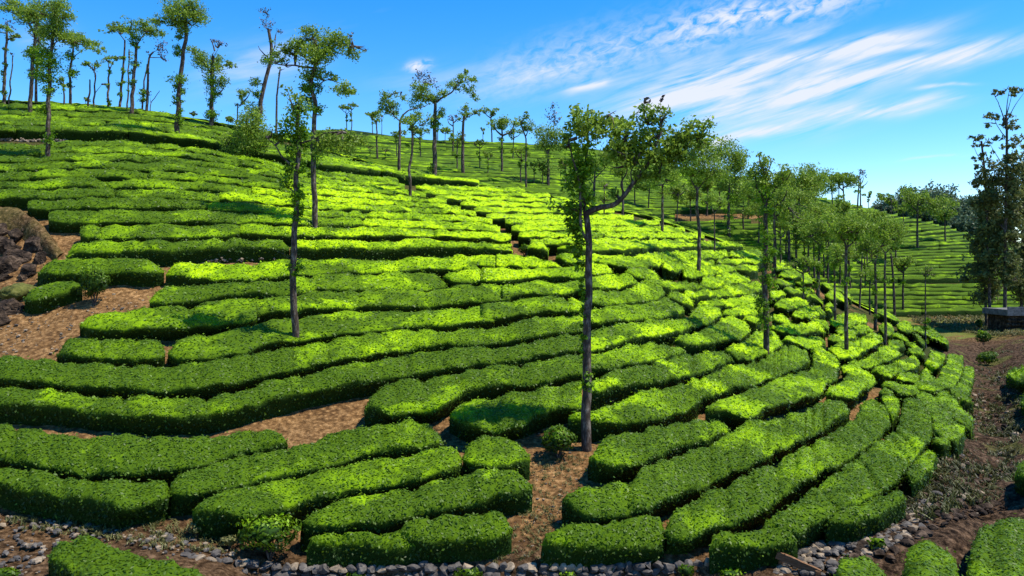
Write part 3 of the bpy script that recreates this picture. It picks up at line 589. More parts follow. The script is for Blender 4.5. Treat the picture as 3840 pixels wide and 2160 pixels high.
# right of the vine-clad tree
H('fan', 'R', [(1110, 1140 / 1, 1270), (1300, 1110, 1275), (1500, 1050, 1232), (1700, 1030, 1195), (1900, 1055, 1155), (2070, 1090, 1112)])
H('fan', 'R', [(1105, 910, 1095), (1300, 862, 1040), (1600, 832, 960), (1700, 775, 940), (1850, 800, 920), (2000, 795, 900), (2150, 705, 850), (2250, 625, 840), (2390, 675, 765), (2430, 705, 728)])
H('fan', 'R', [(1110, 1440, 1500), (1195, 1372, 1500), (1400, 1292, 1452), (1700, 1240, 1405), (1900, 1172, 1378), (2100, 1148, 1328), (2300, 1152, 1278), (2470, 1192, 1215)])
H('fan', 'BC', [(1705, 205, 235), (1880, 190, 245), (2100, 110, 272), (2300, 50, 250), (2560, -10, 190)], 'S', [(300, 850, 1160), (400, 810, 1080), (500, 770, 1030), (700, 695, 958), (900, 655, 912), (1170, 592, 835), (1260, 525, 815), (1400, 448, 762), (1550, 432, 705), (1690, 485, 630), (1725, 550, 600)])
H('fan', 'S', [(470, 1163, 470, 1185), (700, 1072, 720, 1212), (950, 960, 950, 1270), (1200, 880, 1250, 1145), (1400, 802, 1500, 1085), (1600, 752, 1720, 1042), (1750, 700, 1840, 1000), (1770, 640, 1930, 890), (1762, 570, 2035, 835), (1765, 520, 2062, 740), (1850, 532, 2050, 645), (1950, 580, 2000, 605)])
H('fan', 'T', [(180, 965, 185, 990), (290, 900, 330, 1020), (370, 850, 500, 1035), (450, 790, 610, 970), (375, 700, 745, 895), (385, 672, 785, 820), (500, 650, 700, 755)])
H('fan', 'S', [(110, 325, 350), (300, 262, 388), (500, 218, 398), (620, 135, 368), (750, 72, 348), (870, 100, 340), (960, 160, 298), (1012, 212, 242)])
H('fan', 'S', [(705, 450, 470), (850, 405, 560), (1000, 330, 572), (1100, 250, 562), (1250, 250, 498), (1350, 310, 428), (1392, 370, 392)])
H('fan', 'S', [(440, 500, 525), (650, 510, 578), (850, 562, 588)], h=.7)
H('fan', 'S', [(1400, 338, 352), (1550, 328, 390), (1700, 318, 438), (1850, 330, 438), (1900, 360, 392)])
H('fan', 'S', [(1742, 436, 455), (1850, 450, 540), (2000, 560, 602), (2080, 620, 642)])
H('fan', 'R', [(1110, 375, 480), (1300, 335, 468), (1470, 322, 450), (1580, 372, 418)])
H('fan', 'R', [(1110, 228, 330), (1250, 240, 325), (1335, 288, 300)])
H('fan', 'R', [(1110, 512, 628), (1300, 500, 628), (1500, 482, 618), (1650, 412, 600), (1750, 422, 588), (1855, 490, 518)])
H('fan', 'R', [(1625, 385, 398), (1800, 400, 448), (2000, 412, 478), (2200, 432, 474), (2390, 442, 460)])
H('fan', 'R', [(1115, 692, 798), (1250, 652, 798), (1500, 642, 788), (1640, 630, 780), (1720, 600, 775), (1850, 582, 758), (2000, 640, 718), (2060, 662, 682)])
H('fan', 'R', [(1885, 535, 560), (2000, 520, 600), (2145, 590, 632)])
H('fan', 'R', [(1115, 140, 200), (1400, 148, 258), (1700, 130, 255), (1900, 115, 212), (2180, 102, 178)])
H('fan', 'R', [(1835, 235, 260), (1900, 208, 292), (2050, 194, 292), (2170, 195, 268)])
H('fan', 'R', [(1450, 300, 330), (1600, 270, 350), (1800, 320, 395)])
H('up', 'E', [(0, 170, 250), (250, 150, 262), (480, 150, 268), (690, 150, 240)])
H('up', 'E', [(700, 160, 238), (900, 145, 240), (1080, 130, 248), (1205, 170, 232)])
H('up', 'E', [(0, 290, 382), (250, 285, 375), (480, 300, 350)]); H('up', 'E', [(500, 275, 325), (750, 280, 345), (1000, 270, 330), (1100, 245, 350), (1215, 290, 328)])
H('up', 'E', [(0, 430, 530), (120, 400, 540), (400, 385, 510), (650, 370, 480), (820, 440, 460)]); H('up', 'E', [(760, 370, 385), (900, 370, 448), (1050, 365, 450), (1135, 400, 428)])
H('up', 'E', [(285, 570, 695), (480, 520, 705), (700, 492, 660), (900, 522, 620), (1035, 585, 602)])
H('up', 'E', [(0, 750, 845), (200, 755, 830), (500, 742, 828), (650, 700, 828), (850, 655, 818), (1000, 632, 790), (1140, 625, 765), (1220, 680, 715)])
H('up', 'E', [(225, 905, 925), (500, 888, 978), (800, 862, 978), (1000, 815, 955), (1165, 812, 925)])
H('up', 'E', [(605, 1055, 1080), (800, 1000, 1118), (1000, 952, 1118), (1180, 950, 1088), (1228, 1020, 1055)])
H('up', 'E', [(905, 1155, 1172), (1050, 1160, 1228), (1175, 1150, 1235)])
H('up', 'E', [(1305, 765, 860), (1480, 752, 848), (1555, 798, 828)]); H('up', 'E', [(1525, 715, 738), (1700, 710, 798), (1900, 702, 788), (1990, 745, 760)])
H('up', 'E', [(1375, 935, 958), (1500, 890, 1025), (1700, 862, 1000), (1900, 920, 960)]); H('up', 'E', [(1345, 1132, 1198), (1500, 1112, 1228), (1635, 1195, 1225)])
H('up', 'E', [(1655, 1085, 1108), (1800, 1020, 1158), (1950, 992, 1158), (2080, 1010, 1120), (2145, 1080, 1098)])
H('up', 'E', [(1305, 1288, 1302), (1500, 1272, 1380), (1800, 1252, 1398), (2000, 1260, 1368), (2150, 1310, 1345)])
H('up', 'E', [(1955, 1200, 1212), (2050, 1188, 1258), (2195, 1238, 1258)]); H('up', 'E', [(1865, 828, 842), (2000, 812, 868), (2110, 852, 930)])
H('up', 'E', [(1390, 320, 445), (1470, 295, 450), (1560, 335, 430), (1650, 398, 412)], h=.75); H('up', 'E', [(1445, 488, 500), (1600, 440, 558), (1720, 430, 560), (1825, 472, 500)], h=.75)
H('up', 'E', [(1392, 592, 618), (1500, 580, 655), (1695, 638, 662)]); H('up', 'E', [(1790, 600, 615), (1870, 470, 635), (1955, 522, 655)], h=.75)
H('up', 'E', [(1700, 590, 605), (1790, 635, 675), (1835, 680, 692)]); H('up', 'E', [(2092, 515, 645), (2180, 600, 715), (2255, 652, 715)], h=.75)
H('up', 'E', [(2305, 702, 738), (2420, 758, 790), (2550, 820, 900)], h=.75)
H('up', 'E', [(2150, 780, 810), (2250, 760, 880), (2400, 800, 900), (2500, 900, 960)])
H('up', 'E', [(2140, 950, 975), (2240, 945, 990), (2290, 970, 985)]); H('up', 'E', [(2150, 1020, 1050), (2260, 1030, 1065)])
H('up', 'T', [(222, 430, 452), (330, 395, 555), (450, 388, 572), (560, 372, 550), (650, 312, 482), (750, 278, 438), (865, 312, 368)])
H('up', 'T', [(465, 602, 635), (600, 600, 668), (750, 532, 678), (850, 452, 628), (950, 425, 598), (1080, 490, 545)])
H('up', 'T', [(742, 705, 722), (850, 682, 768), (1000, 632, 778), (1150, 582, 722), (1250, 555, 705), (1305, 600, 658)])
H('up', 'T', [(1035, 788, 812), (1200, 762, 848), (1320, 770, 835)]); H('up', 'T', [(1320, 740, 845), (1400, 712, 848), (1490, 788, 815)])
H('up', 'T', [(1445, 488, 1630, 540), (1425, 570, 1605, 620), (1372, 635, 1535, 700)])
H('up', 'T', [(1655, 540, 1838, 560), (1648, 620, 1840, 700), (1570, 730, 1805, 800), (1530, 820, 1720, 910), (1400, 852, 1590, 945), (1230, 870, 1420, 955), (1192, 878, 1250, 905)])
H('up', 'T', [(1855, 692, 1968, 692), (1832, 780, 1960, 840), (1790, 880, 1942, 900), (1690, 975, 1912, 1000), (1700, 1000, 1880, 1055)])
H('up', 'T', [(1172, 488, 505), (1250, 460, 530), (1370, 482, 548)]); H('up', 'T', [(1242, 250, 290), (1300, 300, 375), (1375, 340, 398)])
H('up', 'T', [(1242, 200, 240), (1400, 215, 305), (1500, 255, 350), (1590, 330, 395), (1665, 368, 408)]); H('up', 'T', [(1045, 150, 240), (1200, 170, 262), (1245, 240, 268)])
H('up', 'T', [(805, 0, 45), (900, 5, 78), (1000, 45, 108), (1080, 80, 140)], h=.75); H('up', 'T', [(1100, 95, 148), (1200, 115, 168), (1295, 165, 185)], h=.75)
H('up', 'T', [(935, 370, 490), (1040, 365, 455), (1135, 398, 428)]); H('up', 'T', [(942, 500, 548), (1075, 480, 542)]); H('up', 'T', [(822, 120, 250), (930, 150, 300), (1000, 180, 300)])
H('up', 'T', [(5, 122, 168), (110, 115, 180), (215, 158, 205)]); H('up', 'T', [(0, 185, 250), (150, 212, 268)]); H('up', 'T', [(232, 110, 150), (330, 62, 188), (500, 50, 178), (675, 62, 150)])
H('up', 'T', [(312, 220, 268), (470, 190, 305), (600, 212, 268), (685, 238, 265)]); H('up', 'T', [(212, 312, 348), (330, 298, 370), (440, 310, 358), (545, 292, 328)])
H('up', 'T', [(565, 188, 202), (640, 180, 210), (735, 208, 238)]); H('up', 'T', [(5, 322, 398), (100, 322, 408), (175, 350, 398)]); H('up', 'T', [(5, 450, 478), (150, 462, 555), (300, 562, 618), (355, 600, 635)])
H('up', 'T', [(985, 280, 302), (1100, 298, 350), (1195, 340, 378)]); H('up', 'T', [(1150, 380, 400), (1300, 420, 455)])
# ------- rows of the upper field, interpolated between traced guide lines
def poly(pts): xs, ys = zip(*pts); return lambda x: np.interp(x, xs, ys)
def nz(x, seed, s=140.0, amp=1.0):
    x = np.asarray(x, float) / s + seed * 17.3; i = np.floor(x); t = x - i; t = t * t * (3 - 2 * t)
    hsh = lambda k: (np.sin(k * 127.1 + seed * 311.7) * 43758.5453) % 1.0 - .5
    return (hsh(i) * (1 - t) + hsh(i + 1) * t) * 2 * amp
K0 = poly([(-700, 560), (0, 538), (150, 538), (280, 525), (450, 527), (560, 535), (640, 538), (740, 550), (850, 570), (950, 588), (1050, 610), (1150, 632), (1290, 645), (1380, 655), (1480, 665), (1560, 675), (1650, 684), (1800, 694), (2000, 705), (2560, 838), (2680, 885)])
K1 = poly([(-700, 905), (0, 905), (250, 903), (600, 900), (960, 888), (1200, 893), (1500, 892), (1700, 893), (1900, 905), (2100, 912)])
KT = poly([(-700, 500), (0, 483), (250, 485), (380, 487), (500, 492), (560, 500), (640, 508), (750, 520), (810, 530), (960, 563), (1060, 580), (1200, 610), (1280, 622), (1410, 635), (1500, 650), (1620, 665), (1750, 678), (1880, 688)])
DG = poly([(640, 1500), (700, 1530), (712, 1543), (735, 1615), (771, 1740), (808, 1814), (828, 1876), (870, 1900), (900, 1960), (930, 1990)])   # x of the diagonal path at y
FR = [0, .06, .125, .20, .285, .37, .46, .57, .68, .83, 1.0]
SEG = []  # (zone, row, ribs, h)
def split_segments(zone, row, xs, up, lo, seed, seglen, h=.8):
    r = np.random.default_rng(seed); i = 0; n = len(xs)
    while i < n - 2:
        k = int(r.uniform(seglen * .6, seglen * 1.5)); j = min(i + max(k, 3), n - 1)
        if n - 1 - j < 4: j = n - 1
        sh = r.normal(0, 1.2)
        ribs = [(xs[q], up[q] + sh, xs[q], lo[q] + sh) for q in range(i, j + 1)]
        SEG.append((zone, row, ribs, h)); i = j
for k in range(10):
    x0 = -640 if k < 6 else (-400 if k == 6 else (104 if k == 7 else (185 if k == 8 else 302)))
    xs = np.arange(x0, 2001, 26.0); a = K0(xs); b = K1(xs); sp = b - a
    w1 = nz(xs, k + 1, 170, .012) if k else 0; w2 = nz(xs, k + 2, 170, .012) if k < 9 else 0
    up = a + sp * (FR[k] + w1) + 1.5; lo = a + sp * (FR[k + 1] + w2); lo = up + (lo - up) * .80 - 1
    lim = DG((up + lo) / 2); m = xs < lim
    if k == 9: lo = lo - 3
    split_segments('field', k, xs[m], up[m], lo[m], 100 + k, 22)
for k, yb in enumerate([705, 722, 739, 757, 777, 799, 821, 845, 868, 893]):
    nxt = [722, 739, 757, 777, 799, 821, 845, 868, 893, 917][k]
    xs = np.arange(1440, 2680, 24.0)
    dev = np.where(xs < 2000, (xs - 2000) * .03, (xs - 2000) * .006)
    up = yb + dev + nz(xs, k + 31, 120, 2.2) + 1; lo = nxt + dev + nz(xs, k + 32, 120, 2.2); lo = up + (lo - up) * .80 - .5
    my = (up + lo) / 2; m = (xs > DG(my) + 12) & (up > K0(xs) + 2)
    if m.sum() > 3: split_segments('field2', k, xs[m], up[m], lo[m], 200 + k, 20)
CR = poly([(-700, 355), (0, 366), (300, 378), (600, 410), (750, 450), (885, 480), (1000, 508), (1280, 583), (1500, 622), (1800, 676), (1900, 692)])
offs = [0, 17, 37, 58, 80, 103, 126]
for k in range(6):
    xs = np.arange(-640, 1890, 28.0); g = np.interp(xs, [0, 900, 1880], [1.0, .8, .62]); kt = KT(xs)
    lo = kt - offs[k] * g + nz(xs, 50 + k, 150, 2) * (k > 0); up = kt - offs[k + 1] * g + nz(xs, 51 + k, 150, 2); up = lo + (up - lo) * .82
    m = up > CR(xs) - 4
    if m.sum() > 3: split_segments('terrace', k, xs[m], up[m], lo[m], 300 + k, 12, h=.95 if k == 0 else .8)
# left edge pieces under the top path
ORD = ['first', 'second', 'third', 'fourth', 'fifth', 'sixth', 'seventh', 'eighth', 'ninth', 'tenth', 'eleventh', 'twelfth', 'thirteenth', 'fourteenth', 'fifteenth', 'sixteenth', 'seventeenth', 'eighteenth', 'nineteenth', 'twentieth']
def ordw(i):
    if i < 20: return ORD[i]
    t = {2: 'twenty', 3: 'thirty', 4: 'forty', 5: 'fifty', 6: 'sixty', 7: 'seventy', 8: 'eighty'}; n = i + 1
    tie = {2: 'twentieth', 3: 'thirtieth', 4: 'fortieth', 5: 'fiftieth', 6: 'sixtieth', 7: 'seventieth', 8: 'eightieth'}
    return tie[n // 10] if n % 10 == 0 else t[n // 10] + '-' + ORD[n % 10 - 1]
ZN_TXT = {
 'front': ('clipped tea hedge at the bottom edge of the view, {} from the left', 'x', 'tea hedges on the near side of the stones'),
 'fl': ('thick tea hedge left of the dirt gap, {} up from the stone wall', 'y', 'foreground tea hedges left of the dirt gap'),
 'fr': ('broad tea hedge right of the dirt gap, {} up from the stone wall', 'y', 'foreground tea hedges right of the dirt gap'),
 'ml': ('long contour tea hedge by the slender ivy trunk, {} up', 'y', 'long contour rows on the left and middle slope'),
 'mc': ('short bright tea hedge just left of the tall forked tree, {} up', 'y', 'short rows beside the forked tree'),
 'fan': ('curving sunlit tea hedge right of the tall forked tree, {} up', 'y', 'curving tea rows of the fan'),
 'up': ('short sunlit tea hedge among the slim trees on the right nose, {} from the left', 'x', 'short tea rows on the right nose'),
 'field': ('yellow-green tea row, {} below the upper path, {} piece from the left', 'r', 'rows of the upper field'),
 'field2': ('bright tea row right of the diagonal path, {} below the crest, {} piece along', 'r', 'rows right of the diagonal path'),
 'terrace': ('skyline tea row, {} above the upper path, {} piece from the left', 'r', 'rows of the top terrace'),
}
built = []
for i, (zone, ribs, h, bush) in enumerate(TR):
    g = hedge_geo(ribs, h, seed=i, capL=not (2180 < ribs[0][0] < 2192 or 1090 < ribs[0][0] < 1110), capR=not (2178 < ribs[-1][0] < 2194 or 1090 < ribs[-1][0] < 1112), soft=zone in ('up', 'fan'))
    if g is None: continue
    c = np.mean([[(a + c_) / 2, (b + d) / 2] for a, b, c_, d in ribs], axis=0); built.append([zone, None, c, g, 1000 + i])
for i, (zone, row, ribs, h) in enumerate(SEG):
    g = hedge_geo(ribs, h, seed=500 + i, Z=ZN, full_cap=False)
    if g is None: continue
    c = np.mean([[(a + c_) / 2, (b + d) / 2] for a, b, c_, d in ribs], axis=0); built.append([zone, row, c, g, 2000 + i])
for zone, (txt, mode, grp) in ZN_TXT.items():
    zs = [b for b in built if b[0] == zone]
    if mode == 'x': zs.sort(key=lambda b: b[2][0])
    elif mode == 'y': zs.sort(key=lambda b: -b[2][1])
    else: zs.sort(key=lambda b: (b[1], b[2][0]))
    cnt = {}
    for i, (z, row, c, g, sd_) in enumerate(zs):
        if mode == 'r':
            k = cnt.get(row, 0); cnt[row] = k + 1; lab = txt.format(ordw(row), ordw(k))
        else: lab = txt.format(ordw(i))
        build_hedge(g, 'tea_hedge', lab, grp, sd_, young_factor(*c))
n_near = len(built)
# rows just over the crest, seen from a step aside
back_ = []
for a in range(4):
    for i0 in range(-640, 3300, 330):
        xs = np.arange(i0, i0 + 331, 30.0); U = []; D = []
        for x in xs:
            i = int(np.interp(x, PXG, np.arange(len(PXG)))); p = CY - F * (ZN[i] + .7) / YG; m = (YG > 50) & (YG < 100); j = np.where(m)[0][np.argmin(p[m])]; Yc = YG[j] - .8 + a * 1.75
            for L_st, yy in ((D, Yc), (U, Yc + 1.4)):
                X = (x - CX) / F * yy; L_st.append([X, yy, float(samp(ZN, X, yy)) + (.28 if a == 0 else .42)])
        g = hedge_geo(None, .75, seed=abs(i0), raw=(np.array(U), np.array(D)), Z=ZN, full_cap=False)
        if g is not None: back_.append((a, g))

# ------- rows of the hill beyond the valley
FARG = []
ylist = [];  y = -14.0
# contour rows: the height of the far hill decides the line, so that they really follow the slope
def far_rows():
    xs = np.arange(880, 4300, 22.0); out = []
    base = 1168.0; yb = []
    y = 1166.0
    while y > 485: yb.append(y); y -= 15.5 if y > 1060 else (10.2 if y > 800 else 8.6)
    skyl = poly([(900, 492), (1250, 488), (1600, 521), (2150, 547), (2550, 620), (2850, 675), (3100, 742), (3300, 782), (3480, 822), (3640, 868), (3900, 930), (4300, 990)])
    for k, yy in enumerate(yb):
        slope = np.interp(yy, [488, 600, 720, 820, 1060, 1166], [.035, .03, .03, -.03, 0, 0])
        xref = np.interp(yy, [488, 700, 900, 1166], [1300, 2000, 3000, 3500])
        ln = yy + (xs - xref) * slope + nz(xs, 70 + k, 200, 3.0) + nz(xs, 170 + k, 60, 1.2)
        if 800 < yy < 1055: ln = ln + sstep(xs, 3250, 3700) * np.interp(yy, [800, 1055], [-30, 0])
        th = 15.5 if yy > 1060 else (10.2 if yy > 800 else 8.6)
        out.append((k, xs, ln - th * .70, ln))
    return out, skyl
rows, skyl = far_rows()
for k, xs, up, lo in rows:
    run = []
    r = np.random.default_rng(900 + k)
    def flush():
        i = 0
        while i < len(run) - 2:
            n = int(r.uniform(9, 24)); j = min(i + n, len(run) - 1)
            if len(run) - 1 - j < 4: j = len(run) - 1
            U = np.array([q[0] for q in run[i:j + 1]]); D = np.array([q[1] for q in run[i:j + 1]])
            g = hedge_geo(None, .75, seed=k, raw=(U, D), Z=ZF)
            if g is not None: FARG.append((k, g))
            i = j
        run.clear()
    for x, a, b in zip(xs, up, lo):
        ok = a > skyl(x) - 3 and not (2535 < x < 2890 and 786 < b < 828) and not (b > 1050 and b < 1062)
        U = hit(x, a, .75, ZF) if ok else None; D = hit(x, b, .75, ZF) if ok else None
        if U is None or D is None or U[1] > 235 or (U[1] - D[1]) > 14: flush(); continue
        zn = samp(ZN, D[0], D[1]); zf = samp(ZF, D[0], D[1])
        if zn > zf + .3: flush(); continue
        run.append((U, D))
    flush()
def size_px(g): return g['L'] * g['w'] / g['dist'] ** 2
FARG.sort(key=lambda t: -size_px(t[1]))
room = max(0, 296 - n_near)
print('near hedges', n_near, 'far rows', len(FARG), 'room', room)
if SMALL := FARG[:room]:
    for i, (k, g) in enumerate(SMALL):
        build_hedge(g, 'tea_hedge', 'thin tea row on the hillside beyond the valley, one of its many stripes', 'tea rows striping the far hillside', 3000 + i, 0.22 + .14 * math.sin(k * 1.7 + i), far=True)
for rest, yng, nm_, lb_ in ((back_, .7, 'crest_tea_rows', 'thin tea rows running just along and over the hill crest'), (FARG[room:], .22, 'tea_rows', 'countless thin tea rows covering the hillside beyond the valley')):
    if not rest: continue
    Vs, Fs, Ts, fls, off = [], [], [], [], 0
    for k, g in rest:
        Vs.append(g['V']); Fs.append(g['F'] + off); Ts.append(g['T'] + off); fls.append(g['fl']); off += len(g['V'])
    V = np.concatenate(Vs)
    o = mesh_obj(nm_, V, np.concatenate(Fs), [M_TEAFAR], attrs={'flush': np.concatenate(fls), 'young': np.full(len(V), yng)}, tris=np.concatenate(Ts))
    tag(o, lb_, 'tea rows', None, 'stuff')
# ---------------------------------------------------------------- trees
def tube(path, radii, nseg=8):
    P = np.asarray(path, float); n = len(P); T = np.gradient(P, axis=0); T /= np.linalg.norm(T, axis=1)[:, None] + 1e-9
    ref = np.array([0.31, 0.95, 0.05]); A = np.cross(T, ref); A /= np.linalg.norm(A, axis=1)[:, None] + 1e-9; B = np.cross(T, A)
    th = np.linspace(0, 2 * np.pi, nseg, endpoint=False)
    V = P[:, None] + (A[:, None] * np.cos(th)[None, :, None] + B[:, None] * np.sin(th)[None, :, None]) * np.asarray(radii)[:, None, None]
    return V.reshape(-1, 3), gridfaces(n, nseg, wrap=True)[:, ::-1]
def smooth_path(pts, k=5):
    pts = np.asarray(pts, float); s = rowlen(pts); ss = np.linspace(0, s[-1], (len(pts) - 1) * k + 1)
    return np.stack([pchip(s, pts[:, i], ss) if len(s) > 2 else np.interp(ss, s, pts[:, i]) for i in range(3)], 1), ss / max(s[-1], 1e-6)
def blob_leaves(cen, rad, n, size, r, hollow=.35, nsub=None, flat=.0):
    """leaf quads gathered in tufts spread through an ellipsoid"""
    nsub = nsub or max(3, int(n / 16))
    d = r.normal(0, 1, (nsub, 3)); d /= np.linalg.norm(d, axis=1)[:, None]; rr = r.uniform(hollow, 1, nsub)[:, None] ** .8
    sub = d * rr * np.asarray(rad)
    k = r.integers(0, nsub, n); sp = np.minimum(np.min(rad) * .34, size * 3.2)
    P = np.asarray(cen) + sub[k] + r.normal(0, 1, (n, 3)) * sp * np.array([1, 1, .75])
    N = r.normal(0, 1, (n, 3)); N[:, 2] += flat + .5; N /= np.linalg.norm(N, axis=1)[:, None]
    t = np.cross(N, r.normal(0, 1, (n, 3))); t /= np.linalg.norm(t, axis=1)[:, None] + 1e-9; b = np.cross(N, t); sz = size * r.uniform(.6, 1.4, n)[:, None]
    return np.stack([P - t * sz, P + b * sz * .5, P + t * sz, P - b * sz * .5], 1).reshape(-1, 3)
def leaf_mesh(name, quads, mat, parent):
    V = np.concatenate(quads); return mesh_obj(name, V, np.arange(len(V)).reshape(-1, 4), [mat], parent, smooth=False)
def tree(name, base, trunk_px, w_px, limbs, blobs, label, cat='tree', group=None, seed=0, leafmat=None, sparse=None, ivy=None, D=None, cover=1.0, bark=None, leafsize=None):
    """pixel measurements are turned into metres at the tree's own distance; every limb and clump gets its own depth"""
    r = np.random.default_rng(seed + 11)
    b = hit(base[0], base[1], 0.0) if D is None else np.array([(base[0] - CX) / F * D, D, (CY - base[1]) / F * D])
    q = base[1]
    while b is None or (D is None and b[1] > 240): q += 3; b = hit(base[0], q, 0.0)
    if b is not None and D is None: b[1] = min(b[1], 200)
    D = b[1]; k = D / F
    b[2] = samp(ZT, b[0], b[1]) - .05
    def W(x, y, dy=0.0): return np.array([(x - CX) * k, D + dy, (CY - y) * k])
    t = empty(name, tuple(b)); off = b
    tp = [W(x, y) for x, y in trunk_px]; tp[0] = b - np.array([0, 0, .15])
    P, u = smooth_path(tp, 6)
    P[1:-1, :2] += (vnoise(P[1:-1] + seed, 1.3)[:, None] * .12) * [1, 1]
    w_px = w_px * (.88 if D > 30 else 1.0)
    R = w_px * k / 2 * (1.05 - .45 * u); R[0] *= 1.25
    V, Fq = tube(P, R, 10 if D < 45 else 7)
    Vs = [V]; Fs = [Fq]; o = len(V)
    for lb in limbs:
        pts, w = lb[0], lb[1]; spread = r.uniform(-1, 1) * .12
        L = sum(math.hypot(pts[i + 1][0] - pts[i][0], pts[i + 1][1] - pts[i][1]) for i in range(len(pts) - 1)) * k
        q = [W(x, y, spread * L * i / (len(pts) - 1) * 2) for i, (x, y) in enumerate(pts)]
        P2, u2 = smooth_path(q, 5); P2[1:-1] += vnoise(P2[1:-1] + seed * 3, 2.0)[:, None] * .10
        V, Fq = tube(P2, w * k / 2 * (1 - .7 * u2), 7 if D < 45 else 5); Vs.append(V); Fs.append(Fq + o); o += len(V)
    # twigs reaching into the leaf clumps
    clumps = []
    for bl in blobs:
        cx, cy, rx, ry = bl[:4]; kind = bl[4] if len(bl) > 4 else 'c'
        j = int(np.argmin([abs(CY - F * p[2] / D - cy) for p in P]))
        ivyish = kind == 'i'
        dy = 0 if ivyish else r.uniform(-.5, .5) * max(rx, 30) * k * 1.6
        c = W(cx, cy, dy); gr = 1.16 if kind != 't' else 1.0; rad = np.array([rx, max(rx * .9, ry * .5) if not ivyish else rx, ry]) * k * gr
        clumps.append((c, rad, kind))
        if not ivyish:
            allp = np.concatenate([P] + [v for v in Vs[1:]]) if len(Vs) > 1 else P
            dd = np.linalg.norm(allp - (c - [0, 0, rad[2] * .6]), axis=1); s0 = allp[int(np.argmin(dd))]
            for _ in range(3 if D < 70 else 1):
                e = c + r.normal(0, .45, 3) * rad; mid = (s0 + e) / 2 + r.normal(0, .1, 3) * rad.max(); mid[2] -= .1 * rad[2]
                P2, u2 = smooth_path([s0, mid, e], 4); V, Fq = tube(P2, max(.012, .03 * (1 if D < 60 else 1.6)) * (1.15 - u2) * 1.6, 5); Vs.append(V); Fs.append(Fq + o); o += len(V)
    V = np.concatenate(Vs) - off
    mesh_obj('trunk', V, np.concatenate(Fs), [bark or M_BARK], t)
    size = leafsize or max(.07, D / 803 * 1.0)
    if group == GR and D < 90: cover *= 1.1
    groups = {}
    for c, rad, kind in clumps:
        area = math.pi * rad[0] * rad[2]; dens = {'c': 2.7, 'i': 3.0, 's': 1.0, 't': .7, 'g': 2.4}[kind] * cover
        n = int(area * dens / (size * size)) + 6
        q = blob_leaves(c - off, rad, n, size, r, hollow=.25, nsub=max(4, int(area / (size * size * (9 if kind != 's' else 14)))))
        groups.setdefault({'c': 'crown', 's': 'crown', 'g': 'crown', 'i': 'ivy', 't': 'dry_twigs'}[kind], []).append(q)  # 't' clumps are dry twigs, drawn with leaf quads
    for gname, qs in groups.items():
        m = {'crown': leafmat or M_OAK, 'ivy': ivy or M_OAKB, 'dry_twigs': M_TWIG}[gname]
        leaf_mesh(gname, qs, m, t)
    return tag(t, label, cat, group)
GR = 'slender shade trees standing in the tea'
def T(base, trunk, w, limbs, blobs, label, **kw):
    T.n += 1
    return tree('shade_tree', base, trunk, w, limbs, blobs, label, group=GR, seed=T.n * 7, **kw)
T.n = 0
# the tall forked tree in the middle
T((2200, 1685), [(2200, 1685), (2200, 1400), (2206, 1100), (2206, 920), (2196, 790)], 38,
  [([(2196, 800), (2250, 778), (2300, 768), (2345, 728), (2372, 690), (2400, 650), (2432, 610), (2452, 560), (2480, 490)], 24), ([(2196, 800), (2188, 700), (2200, 620), (2206, 520), (2205, 440)], 17),
   ([(2206, 900), (2180, 860), (2178, 780), (2170, 700), (2150, 600), (2130, 530)], 14), ([(2345, 728), (2330, 690), (2350, 640), (2345, 590)], 8), ([(2432, 610), (2500, 600), (2570, 560)], 10), ([(2372, 690), (2365, 650), (2385, 610)], 7), ([(2452, 560), (2430, 480), (2415, 400), (2425, 370)], 5), ([(2480, 490), (2475, 420), (2480, 365)], 4)],
  [(2200, 445, 72, 42), (2170, 480, 45, 30), (2225, 500, 55, 35), (2130, 525, 42, 22), (2110, 540, 30, 18), (2180, 575, 42, 45, 'i'), (2205, 640, 45, 50, 'i'), (2165, 640, 34, 36, 'i'), (2160, 930, 22, 40, 'i'), (2182, 1130, 16, 50, 'i'), (2186, 1240, 14, 46, 'i'), (2150, 840, 30, 40, 'i'), (2150, 690, 38, 40, 'i'), (2190, 730, 35, 40, 'i'), (2145, 790, 24, 45, 'i'), (2168, 880, 20, 60, 'i'), (2175, 980, 15, 60, 'i'), (2186, 1080, 12, 50, 'i'), (2190, 1180, 14, 40, 'i'), (2205, 1430, 20, 45, 'i'), (2185, 1310, 10, 30, 'i'),
   (2300, 490, 70, 36), (2360, 520, 80, 44), (2380, 560, 60, 40), (2470, 580, 70, 44), (2540, 560, 60, 40), (2340, 470, 50, 30), (2290, 560, 42, 28), (2440, 500, 70, 42), (2500, 560, 65, 42), (2400, 590, 60, 35), (2330, 600, 38, 28), (2560, 520, 60, 35), (2420, 430, 45, 32), (2480, 440, 40, 30), (2610, 480, 50, 35), (2630, 530, 45, 32), (2400, 650, 40, 25), (2555, 600, 45, 28), (2310, 720, 22, 20), (2475, 650, 40, 28), (2425, 378, 14, 12, 't'), (2482, 368, 12, 10, 't'), (2090, 770, 35, 25, 's')],
  'tall forked tree with a thick dark limb bending right, standing at the dirt gap')
